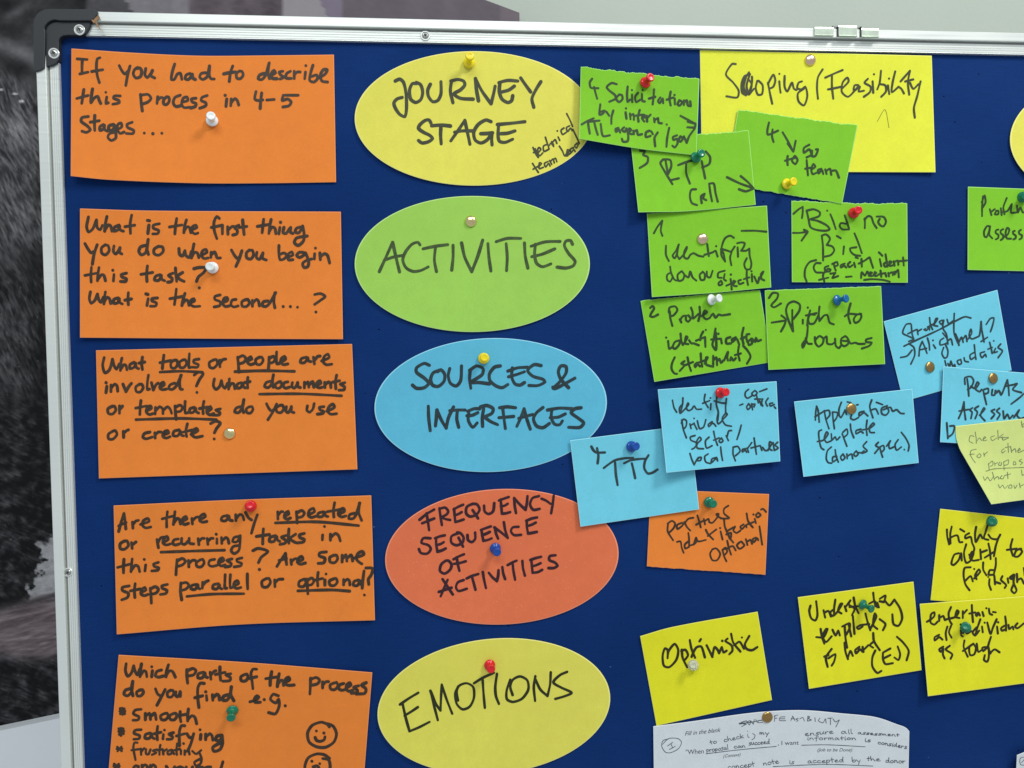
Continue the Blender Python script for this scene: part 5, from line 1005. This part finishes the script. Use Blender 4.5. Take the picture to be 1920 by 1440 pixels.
def push_pin(col, base, head, key, label, L=10.0):
    h = CARDS[key][0].h(*base)
    mm = .001; B0 = P(base[0], base[1], h+1.4*mm)
    d = Fv + Rv*((head[0]-960)/F_PX) - Uv*((head[1]-720)/F_PX); d.normalize()
    oc = CAM-B0; bb = oc.dot(d); cc = oc.dot(oc)-(L*mm)**2; disc = bb*bb-cc
    Q = CAM+d*(-bb-math.sqrt(disc)) if disc > 0 else CAM+d*(-bb)
    ax = (Q-B0).normalized()
    if ax.y > -0.55: ax = Vector((ax.x, -0.62, ax.z)).normalized()
    root = empty('push_pin', B0-ax*1.4*mm)
    prop(root, label, 'push pin', 'push pins and tacks holding the cards')
    prof = [(0.6, -.9), (3.9, -.8), (4.6, -.3), (4.75, .4), (4.5, 1.0), (3.6, 1.5), (2.7, 2.0), (2.25, 3.0), (2.05, 4.6), (2.15, 6.2), (2.6, 7.3), (3.3, 7.9), (3.55, 8.4), (3.6, 9.0), (3.5, 9.5), (3.1, 9.85), (2.4, 9.95), (1.9, 9.75), (.3, 9.7)]
    vs, fs = lathe([(r*mm, z*mm*L/10) for r, z in prof], ax*1.4*mm, ax, 32)
    mk('grip', vs, fs, PL[col], root, None, None, True)
    vs, fs = lathe([(.1*mm, -9*mm), (.55*mm, -7*mm), (.55*mm, 1*mm)], (0, 0, 0), ax, 10)
    mk('needle', vs, fs, steel, root)
def tack(kind, pos, key, label, r=4.6, dome=2.6, tilt=(0, 0)):
    h = CARDS[key][0].h(*pos); mm = .001
    ax = Vector((tilt[0], -1, tilt[1])).normalized(); r = 4.85
    if kind == 'aged': dome = 1.7
    root = empty('thumbtack', P(pos[0], pos[1], h))
    prop(root, label, 'thumbtack', 'push pins and tacks holding the cards')
    prof = [(r*.93, .05), (r, .12), (r*1.0, .35)]
    for i in range(1, 9):
        a = i/9*math.pi/2
        prof.append((r*math.cos(a), .35+dome*math.sin(a)))
    prof.append((.15, .35+dome))
    vs, fs = lathe([(a*mm, z*mm) for a, z in prof], (0, 0, 0), ax, 36)
    mk('dome_head', vs, fs, BR[kind], root, None, None, True)
    vs, fs = lathe([(.1*mm, -8*mm), (.5*mm, -6.5*mm), (.5*mm, .3*mm)], (0, 0, 0), ax, 10)
    mk('spike', vs, fs, steel, root)
push_pin('white', (397.8, 226.5), (395.2, 216.5), 'c1', 'white push pin below the word process on the top orange card')
push_pin('white', (398.7, 502), (393, 499.5), 'c2', 'white push pin beside the question mark on the second orange card')
tack('brass', (430.7, 812.4), 'c3', 'shiny brass thumbtack after the word create on an orange card')
push_pin('red', (470, 949), (468.5, 946.5), 'c4', 'round red push pin above the word any on an orange card')
push_pin('green', (435.7, 1332), (432.9, 1347), 'c5', 'green push pin on the orange card with smiley faces')
push_pin('yellow', (879.5, 118), (881, 104), 'v1', 'yellow push pin at the top of the JOURNEY STAGE oval', 12)
tack('brass', (883, 415), 'v2', 'shiny brass thumbtack on the green ACTIVITIES oval')
push_pin('yellow', (907, 672), (908.5, 670), 'v3', 'yellow push pin seen end on above the word SOURCES')
push_pin('blue', (928.5, 1028), (932.3, 1036), 'v4', 'dark blue push pin in the middle of the salmon oval')
push_pin('red', (918, 1247), (921, 1255), 'v5', 'red push pin on the EMOTIONS oval above the letter T')
push_pin('red', (1209.8, 155), (1220.4, 144), 'g1', 'red push pin at the top edge of the green Solicitation card')
push_pin('green', (1304.5, 295), (1316, 286.5), 'g2', 'green push pin beside RTP at the lower corner of the Solicitation card')
push_pin('yellow', (1475, 345), (1489, 340), 'g3', 'yellow push pin leaning right under the words to go team')
tack('copper', (1519, 113), 'yb', 'dull copper thumbtack at the top of the large yellow card')
tack('copper', (1317, 448), 'g4', 'copper thumbtack on the green Identifying card')
push_pin('red', (1600.7, 399.4), (1610, 393.5), 'g7', 'red push pin between the words Bid and no')
push_pin('white', (1333.6, 562), (1350, 559), 'g5', 'white push pin leaning right above the word Problem')
push_pin('sea', (1569.5, 563), (1588, 559.4), 'g6', 'blue push pin leaning right above Pitch to donors')
tack('aged', (1743.8, 688), 'b1', 'dark brass thumbtack under the word Alignment', tilt=(.25, .1))
tack('aged', (1862, 709), 'b2', 'dark brass thumbtack above the word Reports', tilt=(.2, .15))
push_pin('red', (1350.5, 736.5), (1362, 735), 'b3', 'red push pin leaning right above the word Identify')
tack('aged', (1596, 766.4), 'b4', 'dark brass thumbtack covering part of the word Application', tilt=(.1, .1))
push_pin('blue', (1184, 837.4), (1193, 836.4), 'b5', 'dark blue push pin above the letters TTL')
push_pin('green', (1329.7, 941.6), (1337.8, 945), 'o1', 'dark green push pin above the word partner')
push_pin('green', (1859, 977.5), (1860, 977), 'y1', 'green push pin seen end on above the word Highly')
push_pin('green', (1810, 1176), (1811, 1174), 'y2', 'green push pin covering the start of the word individual')
push_pin('green', (1617.5, 1133.5), (1636, 1142.6), 'y3', 'green push pin leaning down right in the word Understanding')
push_pin('clear', (1299.7, 1247), (1300, 1246.5), 'y4', 'small clear push pin under the word Optimistic', 9)
tack('aged', (1438.5, 1344.5), 'sh', 'dark brass thumbtack at the top of the white form sheet')
push_pin('green', (1918, 369.5), (1923, 367), 'g8', 'green push pin at the right edge on the Problem asses card')
print('objects', len(bpy.data.objects))
